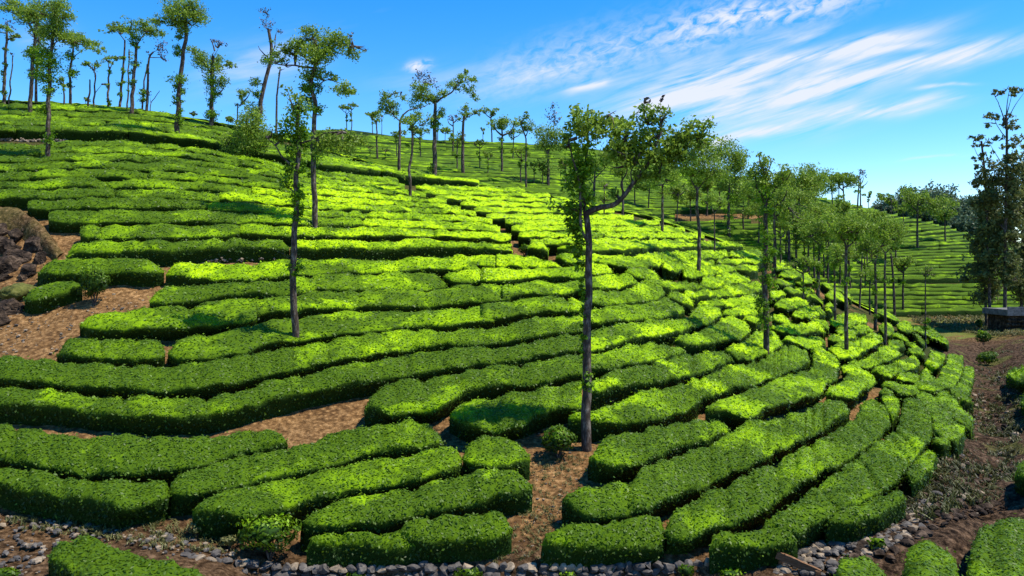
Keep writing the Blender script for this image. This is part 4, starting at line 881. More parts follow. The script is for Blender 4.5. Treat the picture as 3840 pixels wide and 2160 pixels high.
# slender ivy trunk, left of centre
T((1105, 1335), [(1105, 1335), (1102, 1100), (1103, 900), (1110, 700), (1116, 560), (1120, 430)], 30,
  [([(1112, 640), (1095, 625), (1060, 585), (1035, 540), (1010, 520)], 9), ([(1118, 545), (1150, 532), (1190, 522), (1225, 505), (1290, 500)], 8), ([(1108, 720), (1085, 700), (1080, 670)], 7), ([(1104, 985), (1060, 950), (1015, 930)], 3), ([(1104, 990), (1130, 960)], 3)],
  [(1112, 440, 35, 40, 'i'), (1095, 490, 42, 32, 'i'), (1125, 500, 35, 30, 'i'), (1110, 560, 32, 32, 'i'), (1118, 620, 22, 30, 'i'), (1085, 660, 22, 26, 'i'), (1070, 690, 20, 20, 'i'), (1110, 700, 20, 40, 'i'), (1122, 745, 24, 32, 'i'), (1112, 800, 18, 30, 'i'), (1105, 1000, 34, 22, 'i'), (1108, 1030, 16, 25, 'i'), (1010, 510, 32, 20), (1045, 520, 22, 22), (1255, 520, 62, 30), (1300, 545, 60, 32), (1340, 530, 35, 26), (1215, 560, 32, 26), (1090, 350, 20, 22, 's'), (1130, 380, 30, 30, 's'), (1110, 395, 26, 28)],
  'slender ivy-wrapped trunk rising from the dark long rows left of centre')
T((1178, 892), [(1178, 892), (1178, 700), (1176, 500), (1180, 400), (1168, 310), (1185, 230), (1180, 150)], 24,
  [([(1185, 255), (1130, 250), (1060, 248), (1020, 238)], 9), ([(1170, 320), (1150, 290), (1145, 250)], 7), ([(1178, 250), (1220, 200), (1280, 170), (1330, 175)], 8), ([(1180, 330), (1230, 300), (1265, 310), (1310, 340)], 5)],
  [(1160, 120, 36, 26), (1130, 165, 45, 28), (1180, 165, 50, 35), (1235, 150, 48, 32), (1280, 175, 45, 30), (1320, 190, 32, 22), (1180, 220, 48, 34), (1110, 190, 34, 24), (1230, 215, 40, 25), (1075, 190, 26, 18), (1165, 280, 32, 30), (1200, 275, 28, 22), (1245, 290, 24, 14), (1150, 330, 22, 36, 'i'), (1190, 325, 24, 16, 'i'), (1160, 370, 18, 36, 'i'), (1190, 415, 20, 22, 'i'), (1290, 340, 42, 22), (1320, 350, 25, 14), (1310, 130, 14, 24, 't'), (1370, 185, 10, 14, 't'), (1070, 235, 24, 12, 's'), (1040, 215, 24, 20), (1185, 560, 24, 50, 'i'), (1172, 650, 14, 30, 'i')],
  'leafy tree with a long bare limb reaching left toward the leaning tree')
T((958, 482), [(958, 482), (975, 400), (990, 330), (1010, 250), (1018, 190), (1008, 110)], 20, [([(1005, 215), (985, 200), (968, 172)], 6), ([(1012, 210), (1030, 170), (1030, 150)], 6), ([(1008, 130), (1000, 90), (1010, 50)], 3)],
  [(998, 48, 26, 16, 't'), (992, 80, 24, 22, 't'), (1012, 100, 14, 16, 't'), (1040, 118, 16, 14, 't'), (962, 310, 20, 18), (968, 352, 14, 16, 'i'), (955, 405, 24, 22), (945, 440, 22, 20), (1005, 225, 22, 20, 'i'), (1022, 160, 10, 12, 's'), (1048, 175, 10, 8, 's')],
  'leaning nearly bare tree against the sky with dry twigs at its top')
T((662, 538), [(662, 538), (667, 440), (676, 300), (686, 200), (700, 110), (696, 30)], 22, [([(700, 110), (650, 80), (600, 75)], 7), ([(698, 90), (740, 60), (765, 50)], 7)],
  [(690, 20, 58, 28), (650, 45, 38, 24), (735, 40, 36, 28), (700, 70, 62, 28), (755, 66, 28, 22), (660, 85, 38, 18), (600, 80, 36, 16), (690, 110, 22, 22), (672, 135, 18, 14, 'i'), (668, 188, 18, 22, 'i'), (675, 300, 30, 20, 'i'), (665, 325, 14, 14, 'i'), (682, 345, 16, 14, 'i'), (668, 375, 16, 18, 'i'), (672, 440, 14, 36, 'i')],
  'tall tree with a round crown cut by the top edge, at the upper path')
T((790, 502), [(790, 502), (794, 400), (797, 300), (800, 210)], 20, [([(796, 280), (765, 240), (730, 200)], 7), ([(798, 270), (835, 245), (870, 240)], 6), ([(800, 215), (820, 180)], 3), ([(792, 370), (815, 350)], 4)],
  [(728, 195, 22, 16), (750, 215, 28, 20), (765, 240, 28, 22), (800, 225, 24, 20), (805, 260, 36, 22), (860, 240, 26, 12), (795, 300, 26, 26, 'i'), (830, 310, 26, 18), (800, 345, 22, 18, 'i'), (792, 380, 14, 16, 'i'), (795, 425, 22, 18, 'i'), (785, 150, 18, 10, 't'), (820, 165, 20, 16, 't'), (845, 175, 22, 10, 't'), (790, 440, 16, 16, 'i')],
  'tree with stacked leafy clumps standing on the skyline left of the leaning tree')
T((183, 636), [(183, 636), (183, 500), (183, 380), (186, 250), (196, 160), (200, 80)], 20, [([(186, 200), (150, 160), (110, 120)], 7), ([(190, 190), (215, 160), (240, 150)], 8), ([(196, 120), (170, 90)], 5)],
  [(190, 30, 34, 26), (240, 35, 40, 26), (210, 70, 42, 30), (265, 62, 22, 14), (120, 40, 52, 26), (100, 65, 40, 18), (180, 120, 38, 32), (215, 110, 30, 28), (175, 200, 36, 28, 'i'), (190, 240, 30, 30, 'i'), (175, 300, 26, 26, 'i'), (165, 415, 20, 22, 'i'), (185, 340, 22, 22, 'i'), (190, 520, 18, 28, 'i'), (250, 140, 44, 24), (290, 155, 40, 22)],
  'thick-leaved tree rooted below the upper path near the left edge')
T((112, 452), [(112, 452), (118, 300), (128, 180), (140, 80)], 18, [([(130, 130), (90, 60), (50, 30)], 8)],
  [(30, 25, 22, 24), (55, 15, 30, 18), (85, 45, 36, 18), (130, 60, 42, 24), (150, 20, 40, 20), (125, 195, 30, 22, 'i'), (120, 280, 22, 16, 'i'), (135, 110, 26, 26), (90, 88, 10, 8, 't'), (140, 230, 20, 22, 'i')],
  'tall tree at the far left whose spreading crown touches the top edge')
T((135, 395), [(135, 395), (138, 250), (145, 130)], 12, [], [(145, 120, 24, 40), (140, 200, 22, 34, 'i'), (142, 270, 20, 30, 'i')], 'dark trunk close behind the tall tree at the far left')
T((262, 378), [(262, 378), (262, 300), (268, 230), (275, 165)], 12, [([(268, 220), (300, 195), (320, 180)], 4)], [(262, 140, 28, 18), (300, 140, 30, 16), (340, 160, 28, 15), (375, 190, 24, 12), (262, 215, 16, 20, 'i'), (265, 270, 18, 24, 'i'), (258, 320, 10, 16, 'i'), (310, 195, 12, 5, 's')], 'dark tree on the skyline with foliage trailing to the right')
T((242, 376), [(242, 376), (240, 330), (236, 300)], 8, [], [(230, 305, 14, 18), (243, 330, 10, 14)], 'small bushy sapling on the skyline beside the trailing tree')
T((495, 452), [(495, 452), (498, 350), (508, 230), (515, 160)], 17, [([(512, 170), (550, 120), (590, 110)], 5), ([(514, 165), (480, 110)], 5)], [(500, 85, 34, 14, 's'), (540, 88, 26, 14), (515, 115, 34, 20), (560, 110, 32, 18), (590, 120, 20, 14), (505, 150, 20, 16, 'i'), (512, 172, 18, 10, 'i'), (502, 238, 16, 14, 'i'), (490, 270, 8, 8, 'i'), (504, 315, 14, 12, 'i')], 'flat-crowned tree on the terrace with round clumps down its trunk')
T((548, 447), [(548, 447), (556, 300), (560, 215), (575, 195)], 12, [([(560, 215), (595, 218), (628, 232)], 4), ([(575, 195), (590, 188)], 3), ([(552, 280), (545, 275)], 3)], [(606, 165, 20, 26, 't'), (618, 200, 18, 26, 't'), (625, 228, 12, 8, 't'), (548, 195, 6, 8, 't'), (553, 272, 7, 6, 'i')], 'bare grey-topped tree with a hooked fork on the skyline')
T((450, 424), [(450, 424), (455, 340), (462, 260), (468, 150)], 11, [([(466, 150), (430, 110)], 4)], [(420, 98, 34, 12), (455, 108, 38, 16), (400, 125, 20, 6, 's'), (440, 80, 24, 8, 's'), (464, 268, 11, 9, 'i'), (452, 308, 14, 12, 'i'), (452, 354, 10, 8, 'i'), (466, 220, 8, 8, 'i')], 'slim tree with a wide flat crown behind the flat-crowned tree')
T((405, 412), [(405, 412), (406, 330), (410, 250)], 10, [([(408, 270), (425, 235), (440, 220)], 4), ([(408, 255), (400, 225)], 4)], [(402, 218, 24, 12), (440, 215, 20, 10), (408, 272, 9, 7, 'i'), (402, 318, 9, 7, 'i'), (405, 385, 10, 12, 'i')], 'small forked tree on the skyline with a little split crown')
T((353, 386), [(353, 386), (354, 330), (358, 285), (340, 250)], 8, [([(356, 290), (352, 262)], 4), ([(355, 350), (375, 330), (390, 315)], 3)], [(325, 243, 22, 10), (350, 245, 16, 14), (395, 312, 8, 5, 's')], 'small thin forked tree with an umbrella crown on the skyline')
T((331, 412), [(331, 412), (334, 350), (337, 298)], 9, [], [], 'dead leafless pole standing on the skyline')
T((478, 400), [(478, 400), (480, 300), (484, 185)], 7, [], [(482, 200, 12, 14, 's'), (478, 340, 5, 5, 'i')], 'very thin pole-like tree between the two flat crowns')
T((536, 424), [(536, 424), (540, 320), (552, 240)], 8, [], [(536, 350, 12, 20, 'i'), (535, 370, 12, 12, 'i')], 'thin tree with one leafy clump behind the bare grey-topped tree')
T((562, 415), [(562, 415), (565, 385), (580, 365), (598, 340)], 4, [([(565, 385), (562, 355)], 2)], [(560, 350, 10, 8, 't')], 'tiny bare forked twiggy tree on the skyline')
T((14, 365), [(14, 365), (20, 250), (25, 150), (28, 90)], 14, [([(25, 150), (50, 140), (75, 138)], 6)], [(25, 85, 16, 18, 't'), (24, 110, 18, 14), (52, 118, 14, 10), (72, 142, 18, 8), (22, 182, 10, 10, 'i'), (20, 242, 10, 12, 'i'), (12, 272, 9, 10, 'i'), (14, 305, 8, 8, 'i'), (14, 350, 10, 12, 'i'), (30, 142, 18, 10)], 'crooked tree at the left edge with round clumps down the stem')
T((35, 368), [(35, 368), (40, 290), (48, 210)], 7, [], [(47, 205, 7, 6, 't')], 'bare thin pole at the left edge of the skyline')
T((1036, 486), [(1036, 486), (1038, 380), (1044, 310), (1050, 262)], 10, [([(1050, 265), (1070, 258)], 3)], [(1040, 275, 7, 5, 's'), (1058, 325, 9, 7), (1056, 262, 10, 5, 's')], 'bare slim tree just right of the leaning tree')
T((888, 482), [(888, 482), (889, 430), (892, 388)], 7, [([(889, 410), (910, 380)], 3)], [(892, 382, 14, 10), (922, 348, 26, 14), (905, 365, 16, 12), (930, 395, 20, 12, 's')], 'little pale green tree left of the leaning tree')
T((925, 622), [(925, 622), (926, 590), (930, 555), (935, 520)], 16, [([(930, 570), (890, 545)], 6), ([(930, 560), (970, 525)], 6)], [(860, 515, 38, 28), (895, 540, 42, 32), (930, 505, 48, 30), (965, 480, 42, 30), (985, 520, 40, 28), (935, 550, 40, 28), (880, 565, 30, 20), (965, 555, 28, 22), (925, 465, 36, 24), (995, 550, 24, 18), (845, 545, 22, 18), (935, 430, 30, 30), (960, 445, 22, 18)], 'low round leafy tree with a short stem below the upper path', cover=.9)
T((1632, 682), [(1632, 682), (1629, 580), (1630, 480), (1632, 385)], 22, [([(1632, 385), (1660, 365), (1695, 345), (1710, 325), (1745, 300)], 9), ([(1632, 390), (1600, 365), (1570, 350)], 8), ([(1745, 300), (1775, 345)], 3), ([(1745, 300), (1785, 298)], 3)],
  [(1575, 340, 34, 24), (1560, 375, 22, 28), (1600, 360, 30, 22), (1570, 290, 26, 22, 't'), (1600, 290, 26, 26, 't'), (1620, 310, 26, 18, 't'), (1630, 370, 24, 14), (1665, 348, 20, 14), (1700, 320, 28, 16), (1735, 300, 26, 14), (1752, 272, 12, 14), (1775, 305, 22, 12), (1758, 335, 22, 16), (1778, 360, 14, 16), (1622, 458, 14, 18, 'i'), (1632, 470, 18, 12, 'i'), (1655, 420, 16, 18), (1618, 625, 14, 16, 'i'), (1630, 655, 10, 8, 'i')],
  'tall tree with a long crooked limb up to the right, centre skyline')
T((1495, 673), [(1495, 673), (1497, 560), (1502, 460), (1512, 430)], 15, [([(1512, 430), (1535, 412), (1590, 398), (1610, 385)], 6), ([(1502, 455), (1480, 435), (1462, 410)], 5)], [(1455, 370, 24, 18), (1475, 395, 26, 18), (1440, 400, 20, 16), (1480, 420, 20, 14), (1500, 350, 24, 12, 's'), (1520, 370, 18, 14, 's'), (1450, 420, 12, 10)], 'dark tree forked in two, left of the tall crooked-limbed tree')
T((1736, 664), [(1736, 664), (1735, 560), (1737, 460), (1742, 430)], 16, [([(1740, 445), (1765, 435), (1790, 420)], 5), ([(1738, 460), (1720, 448)], 4)], [(1742, 420, 16, 22), (1750, 395, 8, 12), (1755, 430, 14, 10), (1788, 412, 12, 14), (1800, 428, 10, 8, 's'), (1722, 448, 8, 7), (1735, 525, 8, 8, 'i')], 'dark straight tree with two small tufts, right of the crooked-limbed tree')
T((1536, 778), [(1536, 778), (1538, 700), (1536, 640), (1546, 560), (1545, 485)], 14, [([(1538, 690), (1520, 665)], 4), ([(1545, 500), (1575, 470)], 4)], [(1540, 455, 28, 18), (1520, 450, 14, 12), (1560, 440, 26, 16), (1545, 480, 18, 14), (1588, 465, 20, 18, 's'), (1530, 545, 7, 8, 'i'), (1518, 665, 9, 7), (1610, 440, 16, 16, 's')], 'thin wavy tree with a tufted crown rooted in the bright field')
T((1415, 612), [(1415, 612), (1413, 520), (1412, 455)], 9, [([(1412, 470), (1400, 450)], 3)], [(1402, 432, 16, 10), (1420, 425, 18, 12), (1412, 448, 14, 12), (1414, 512, 8, 6), (1415, 605, 7, 8)], 'slim dark tree with a small double crown behind the terrace rows')
T((2870, 1378), [(2870, 1378), (2872, 1200), (2868, 1000), (2872, 850), (2868, 720)], 26, [([(2868, 760), (2840, 700), (2830, 650)], 10), ([(2870, 760), (2905, 710), (2925, 680)], 9), ([(2868, 740), (2875, 660)], 8)],
  [(2862, 615, 28, 24), (2835, 640, 36, 28), (2880, 665, 40, 28), (2915, 690, 36, 22), (2850, 690, 36, 26), (2870, 735, 32, 28, 'i'), (2875, 800, 24, 36, 'i'), (2868, 870, 20, 36, 'i'), (2885, 950, 24, 36, 'i'), (2872, 1010, 20, 40, 'i'), (2890, 1060, 24, 34, 'i'), (2862, 1140, 24, 34, 'i'), (2868, 1200, 18, 34, 'i'), (2880, 1240, 14, 22, 'i'), (2850, 580, 14, 18, 's'), (2945, 650, 30, 26)],
  'tree with leaves all down its trunk, standing between curving rows on the right')
T((3172, 1366), [(3172, 1366), (3174, 1200), (3172, 1050), (3174, 920)], 19, [([(3174, 925), (3150, 885), (3120, 860)], 8), ([(3175, 930), (3200, 905), (3215, 870)], 8)], [(3130, 850, 40, 26), (3175, 840, 44, 28), (3215, 860, 40, 26), (3165, 880, 50, 24), (3240, 840, 32, 26), (3115, 815, 26, 20), (3200, 890, 26, 14, 'i'), (3172, 1055, 12, 26, 'i'), (3180, 1010, 10, 14, 'i')], 'straight dark-stemmed tree with a wide crown, at the hub of the curved rows')
T((3322, 1326), [(3322, 1326), (3320, 1180), (3319, 1050), (3320, 945)], 13, [([(3320, 950), (3295, 920)], 5), ([(3320, 950), (3350, 925)], 5)], [(3320, 895, 44, 28), (3290, 865, 36, 28), (3350, 880, 36, 26), (3370, 850, 30, 22), (3320, 840, 34, 26), (3322, 1055, 12, 12, 'i'), (3355, 930, 16, 10)], 'slim tree with a rounded crown near the gully, right of the hub tree')
T((3283, 1238), [(3283, 1238), (3284, 1100), (3282, 960)], 14, [([(3284, 1000), (3270, 960)], 5)], [(3270, 900, 40, 30), (3290, 940, 30, 26), (3250, 930, 30, 24), (3284, 1030, 12, 18, 'i'), (3280, 1100, 10, 20, 'i'), (3284, 1190, 10, 20, 'i')], 'dark thick-stemmed tree on the ridge of the right nose')
T((3355, 1198), [(3355, 1198), (3352, 1100), (3346, 1000), (3338, 940)], 12, [], [(3335, 920, 26, 20), (3350, 1050, 8, 10, 'i')], 'tree leaning slightly left on the right nose')
T((3472, 1305), [(3472, 1305), (3470, 1200), (3470, 1080), (3472, 1000)], 7, [], [(3468, 1010, 30, 14, 's'), (3480, 1030, 20, 10, 's'), (3475, 1205, 10, 12, 'i'), (3474, 1235, 12, 12, 'i'), (3472, 1280, 7, 12, 'i'), (3470, 1120, 6, 8, 'i')], 'spindly young tree at the right end of the rows')
T((3131, 1246), [(3131, 1246), (3130, 1100), (3128, 990)], 12, [], [(3130, 975, 22, 18), (3128, 940, 28, 26), (3128, 1050, 10, 14, 'i'), (3130, 1000, 14, 14, 'i')], 'thin dark stem left of the hub tree, on the nose')
T((3066, 1143), [(3066, 1143), (3068, 1050), (3075, 920)], 17, [], [(3070, 895, 30, 30), (3080, 850, 38, 32), (3066, 940, 16, 20, 'i'), (3070, 990, 14, 24, 'i'), (3064, 1070, 12, 20, 'i'), (3040, 870, 30, 26), (3105, 870, 26, 22)], 'dark bushy-stemmed tree behind the right nose')
T((3055, 1062), [(3055, 1062), (3053, 960), (3050, 860)], 10, [], [(3050, 840, 30, 28), (3030, 800, 26, 24), (3070, 800, 28, 24)], 'slim tree directly beside the bushy-stemmed tree')
T((3222, 1155), [(3222, 1155), (3228, 1060), (3234, 960), (3240, 930)], 8, [], [(3235, 920, 22, 18), (3236, 1020, 8, 10)], 'crooked slim tree between the stems of the right nose')
T((2620, 1065), [(2620, 1065), (2622, 900), (2614, 760), (2614, 700)], 18, [([(2614, 720), (2590, 670), (2570, 640)], 6), ([(2614, 715), (2650, 670), (2680, 640)], 6)],
  [(2590, 560, 40, 34), (2640, 570, 44, 34), (2610, 620, 50, 34), (2670, 610, 42, 32), (2575, 640, 34, 26), (2640, 660, 42, 26), (2700, 650, 34, 28), (2610, 680, 28, 18), (2560, 590, 26, 22)], 'dark-stemmed tree with a full crown over the bright crest rows')
T((2735, 905), [(2735, 905), (2732, 800), (2735, 700)], 16, [([(2735, 760), (2755, 700)], 6)], [(2720, 560, 40, 34), (2760, 590, 40, 34), (2730, 620, 48, 34), (2700, 580, 30, 28), (2770, 650, 26, 26), (2740, 680, 36, 26), (2705, 700, 22, 18), (2740, 740, 20, 24, 'i'), (2736, 800, 18, 26, 'i'), (2732, 860, 15, 22, 'i'), (2770, 610, 24, 36)], 'bushy dark tree behind the crest right of the full crown')
T((2680, 980), [(2680, 980), (2680, 880), (2679, 800)], 8, [([(2680, 800), (2660, 770), (2645, 760)], 4), ([(2680, 800), (2700, 770)], 4)], [(2650, 755, 22, 16), (2705, 760, 22, 16), (2680, 740, 24, 18)], 'small two-armed tree on the bright rows at the right')
T((2480, 898), [(2480, 898), (2484, 780), (2485, 690)], 14, [([(2485, 700), (2470, 660)], 5), ([(2485, 700), (2505, 655)], 5)], [(2470, 640, 38, 26), (2510, 630, 38, 26), (2490, 600, 42, 28), (2450, 690, 26, 20), (2480, 720, 24, 18, 's'), (2530, 670, 28, 22)], 'greyish tree on the bright crest behind the long dark limb')
T((2336, 812), [(2336, 812), (2335, 720), (2334, 640)], 10, [], [(2334, 640, 26, 22), (2345, 600, 30, 26), (2310, 650, 20, 18)], 'short tree on the crest left of the greyish tree')
T((2264, 836), [(2264, 836), (2266, 760), (2265, 700)], 7, [], [(2268, 690, 16, 16), (2255, 745, 14, 14), (2280, 740, 16, 14)], 'very short tree on the crest by the forked trunk')
T((1973, 723), [(1973, 723), (1972, 640), (1972, 520), (1958, 480)], 9, [([(1972, 510), (1985, 480)], 5), ([(1958, 480), (1955, 460), (1975, 440)], 4)], [(1950, 455, 18, 10), (1975, 435, 10, 18), (1988, 470, 22, 16), (1965, 480, 20, 10), (2010, 480, 20, 14, 's'), (1975, 560, 8, 14, 'i'), (1972, 620, 7, 12, 'i'), (1945, 445, 18, 10, 's')], 'thin twisted tree on the crest beside the big grey-green trees')
T((2055, 712), [(2055, 712), (2056, 640), (2056, 560)], 14, [([(2056, 580), (2030, 530)], 5), ([(2056, 570), (2080, 520)], 5)], [(2075, 400, 20, 16, 't'), (2065, 425, 36, 22, 't'), (2085, 450, 30, 16, 't'), (2040, 500, 40, 24), (2085, 505, 36, 26), (2060, 535, 42, 26), (2030, 550, 26, 20), (2050, 600, 26, 18, 's'), (2060, 640, 18, 18, 's'), (2100, 540, 24, 20)], 'full tree with a grey twiggy top left of the tall forked tree', cover=.9)
T((2225, 770), [(2225, 770), (2228, 700), (2232, 640)], 13, [([(2230, 670), (2260, 640), (2285, 610)], 6), ([(2228, 690), (2200, 650)], 5)], [(2262, 600, 34, 24), (2230, 620, 34, 24), (2290, 585, 30, 22)], 'dark fork of a tree right behind the tall forked trunk')
# ---- many smaller trees of the same kind farther off
def small_tree(base, top, kind, label, group, name='shade_tree', D=None, mat=None):
    small_tree.n += 1; s = small_tree.n; r = np.random.default_rng(5000 + s)
    x, y = base; h = y - top; lean = r.uniform(-.05, .05) * h
    tx = lambda f: x + lean * f + r.uniform(-.012, .012) * h
    trunk = [(x, y), (tx(.35), y - .35 * h), (tx(.7), y - .7 * h), (tx(.86), y - .86 * h)]
    limbs = []; blobs = []
    for j in range(2):
        sx = (1 if j else -1) * r.uniform(.10, .22) * h; y0 = y - r.uniform(.62, .78) * h
        limbs.append(([(x + lean * .7, y0), (x + lean * .7 + sx * .7, y0 - .08 * h), (x + lean + sx, y0 - r.uniform(.14, .24) * h)], max(2, .035 * h)))
        if kind != 'bare': blobs.append((x + lean + sx, y0 - .19 * h, .10 * h, .07 * h))
    if kind == 'full':
        for _ in range(7): blobs.append((x + lean + r.normal(0, .13) * h, y - r.uniform(.62, .97) * h, r.uniform(.10, .17) * h, r.uniform(.07, .12) * h))
    elif kind == 'tuft':
        for _ in range(3): blobs.append((x + lean + r.normal(0, .06) * h, y - r.uniform(.82, .97) * h, r.uniform(.07, .13) * h, r.uniform(.05, .08) * h))
        for _ in range(3): blobs.append((x + r.normal(0, .02) * h, y - r.uniform(.3, .8) * h, .05 * h, .05 * h, 'i'))
    else:
        for _ in range(3): blobs.append((x + lean + r.normal(0, .08) * h, y - r.uniform(.85, 1) * h, .08 * h, .06 * h, 't'))
        blobs.append((x, y - r.uniform(.4, .7) * h, .05 * h, .05 * h, 'i'))
    return tree(name, base, trunk, max(3.2, .045 * h), limbs, blobs, label, group=group, seed=900 + s, D=D, leafmat=mat, cover=.78)
small_tree.n = 0
MIDT = [((1300, 488), 395, 'tuft'), ((1318, 490), 388, 'tuft'), ((1398, 508), 418, 'tuft'), ((1432, 486), 430, 'bare'), ((1388, 606), 545, 'tuft'), ((1445, 612), 553, 'tuft'), ((1551, 560), 470, 'tuft'), ((1577, 602), 478, 'tuft'), ((1642, 520), 430, 'tuft'), ((1669, 548), 478, 'full'), ((1696, 584), 425, 'bare'),
 ((1712, 650), 500, 'tuft'), ((1798, 646), 528, 'tuft'), ((1828, 664), 565, 'tuft'), ((1812, 524), 482, 'tuft'), ((1845, 545), 402, 'tuft'), ((1883, 660), 425, 'tuft'), ((1924, 610), 484, 'tuft'), ((1953, 700), 555, 'tuft'), ((2003, 700), 600, 'tuft'), ((2034, 708), 610, 'full'), ((2120, 700), 590, 'full'), ((1487, 606), 485, 'tuft')]
places = ['beyond the terrace rows, {} small tree from the left before the far hill']
for i, (b, t, k) in enumerate(sorted(MIDT)):
    small_tree(b, t, k, '{} small slim tree from the left along the central far hillside'.format(ordw(i)), 'small slim trees on the far hillside')
RT = [((2380, 786), 640, 'full'), ((2430, 800), 650, 'full'), ((2540, 846), 700, 'full'), ((2590, 830), 690, 'full'), ((2806, 820), 640, 'tuft'), ((2905, 1038), 700, 'full'), ((2945, 970), 800, 'tuft'), ((2960, 1000), 700, 'full'), ((2990, 1010), 780, 'tuft'), ((3018, 1018), 860, 'tuft'),
 ((3000, 905), 660, 'full'), ((3040, 900), 640, 'full'), ((3090, 1060), 860, 'tuft'), ((3105, 1066), 850, 'tuft'), ((3165, 830), 645, 'full'), ((3215, 800), 640, 'bare'), ((3228, 795), 650, 'bare'), ((3262, 1180), 1010, 'tuft'), ((3387, 1180), 960, 'tuft'), ((3256, 790), 720, 'tuft'), ((3305, 800), 725, 'full'), ((3340, 815), 735, 'full'),
 ((3441, 945), 720, 'full'), ((3546, 920), 760, 'full'), ((3540, 850), 740, 'tuft'), ((3122, 780), 650, 'full'), ((3145, 760), 655, 'bare'), ((2935, 830), 650, 'full'), ((2970, 860), 660, 'full'), ((3390, 860), 760, 'full'), ((3180, 1010), 800, 'full'), ((3010, 1160), 960, 'tuft'), ((2845, 930), 760, 'full'), ((3250, 1010), 870, 'full'), ((3360, 1000), 840, 'full'), ((3210, 960), 800, 'full'),
 ((2790, 880), 700, 'full'), ((2880, 920), 740, 'tuft'), ((2925, 1010), 830, 'tuft'), ((3035, 1045), 830, 'full'), ((3150, 1085), 900, 'tuft'), ((3190, 1090), 880, 'full'), ((3245, 1100), 930, 'tuft'), ((3100, 940), 760, 'full'), ((3060, 820), 665, 'full'), ((3140, 900), 740, 'full'), ((3275, 930), 790, 'full'), ((2860, 800), 650, 'full'), ((2700, 800), 640, 'full'), ((2650, 810), 650, 'full')]
for i, (b, t, k) in enumerate(sorted(RT)):
    small_tree(b, t, k, '{} slim tree from the left among those beyond the right crest'.format(ordw(i)), 'slim trees beyond the right crest')
for i, (x, y, h) in enumerate([(725, 440, 16), (322, 383, 14), (855, 465, 24), (870, 472, 28), (730, 438, 14)][:4]):
    k = 95 / F
    small_tree((x, y + 14), y - h - 4, 'full', '{} low round treetop from the left peeping over the skyline'.format(ordw([1, 0, 2, 3][i])), 'low treetops behind the skyline', D=95)
# distant forest on the ridge at the right
fr_ = np.random.default_rng(77)
fcount = 0
FT = []
for i in range(26):
    x = 3290 + i * 17 + fr_.uniform(-6, 6); D = fr_.uniform(205, 250)
    crest = np.interp(x, [3290, 3350, 3420, 3520, 3600, 3720, 3800], [765, 735, 728, 705, 715, 745, 760])
    FT.append((x, crest + fr_.uniform(-4, 16), D))
for row in range(2):
    for i in range(20):
        x = 3400 + i * 19 + fr_.uniform(-7, 7); FT.append((x, np.interp(x, [3400, 3600, 3800], [780, 800, 840]) + row * 28 + fr_.uniform(-8, 8), fr_.uniform(192, 203) - row * 8))
fq = []; ftv = []; ftf = []; fo = 0
for (x, top, D) in FT:
    k = D / F; gx = (x - CX) * k; gz = float(samp(ZT, gx, D)); tz = (CY - top) * k; h = max(tz - gz, 4)
    P = np.array([[gx, D, gz - .3], [gx, D, gz + h * .5], [gx, D, gz + h * .8]]); V, Fq = tube(P, [.28, .2, .12], 5); ftv.append(V); ftf.append(Fq + fo); fo += len(V)
    for _ in range(6):
        c = np.array([gx, D, gz + h * .68]) + fr_.normal(0, .16, 3) * [h * .7, h * .7, h]
        fq.append(blob_leaves(c, np.array([.25 * h, .25 * h, .18 * h]), 150, .42, fr_))
V = np.concatenate(fq); W2 = np.concatenate(ftv); n2 = len(W2)
fo_ = mesh_obj('distant_forest', np.concatenate([W2, V]), np.concatenate([np.concatenate(ftf), np.arange(len(V)).reshape(-1, 4) + n2]), [M_BARK, M_FOREST], smooth=False,
               matidx=np.concatenate([np.zeros(sum(len(f) for f in ftf)), np.ones(len(V) // 4)]))
tag(fo_, 'bluish green wood massed along the far ridge at the right', 'forest', None, 'stuff')
# eucalyptus group at the right edge
def euc(base, trunk, w, limbs, blobs, label, seed, D):
    return tree('eucalyptus_tree', base, trunk, w, limbs, blobs, label, group='tall eucalyptus trees at the right edge', seed=seed, leafmat=M_EUC, ivy=M_EUC, D=D, cover=.75, leafsize=.20)
er = np.random.default_rng(12)
bl = [(3745, 342, 24, 8), (3780, 332, 36, 12), (3815, 342, 26, 10), (3795, 352, 26, 7), (3720, 428, 26, 9), (3745, 438, 26, 10), (3700, 440, 16, 10), (3800, 430, 18, 12), (3790, 460, 28, 12), (3770, 475, 20, 9), (3700, 470, 12, 12), (3820, 470, 20, 14), (3745, 520, 24, 10), (3800, 525, 36, 14), (3770, 550, 30, 12), (3820, 555, 30, 14)]
for y in range(585, 1080, 32):
    for _ in range(3): bl.append((3780 + er.normal(0, 32), y + er.uniform(-12, 12), er.uniform(26, 46), er.uniform(13, 24)))
euc((3768, 1195), [(3768, 1195), (3770, 900), (3774, 650), (3776, 480), (3772, 430)], 15, [([(3772, 470), (3755, 390), (3742, 345)], 5), ([(3772, 450), (3775, 380), (3780, 335)], 5), ([(3774, 460), (3800, 400), (3832, 350)], 4), ([(3775, 520), (3740, 480), (3715, 435)], 4), ([(3773, 440), (3790, 390), (3805, 345)], 4), ([(3774, 640), (3730, 580), (3700, 540)], 4)], bl, 'tallest eucalyptus with a flat cap of leaves at the right edge', 40, 97)
bl = [(3655, 520, 24, 9), (3685, 515, 22, 10), (3700, 540, 20, 12), (3660, 545, 18, 8), (3640, 515, 12, 6), (3690, 580, 22, 14), (3670, 600, 18, 10), (3655, 625, 16, 8), (3690, 640, 22, 12), (3665, 660, 14, 10), (3660, 700, 12, 8)]
for y in range(660, 1080, 30):
    for _ in range(3): bl.append((3705 + er.normal(0, 26), y + er.uniform(-12, 12), er.uniform(22, 40), er.uniform(13, 22)))
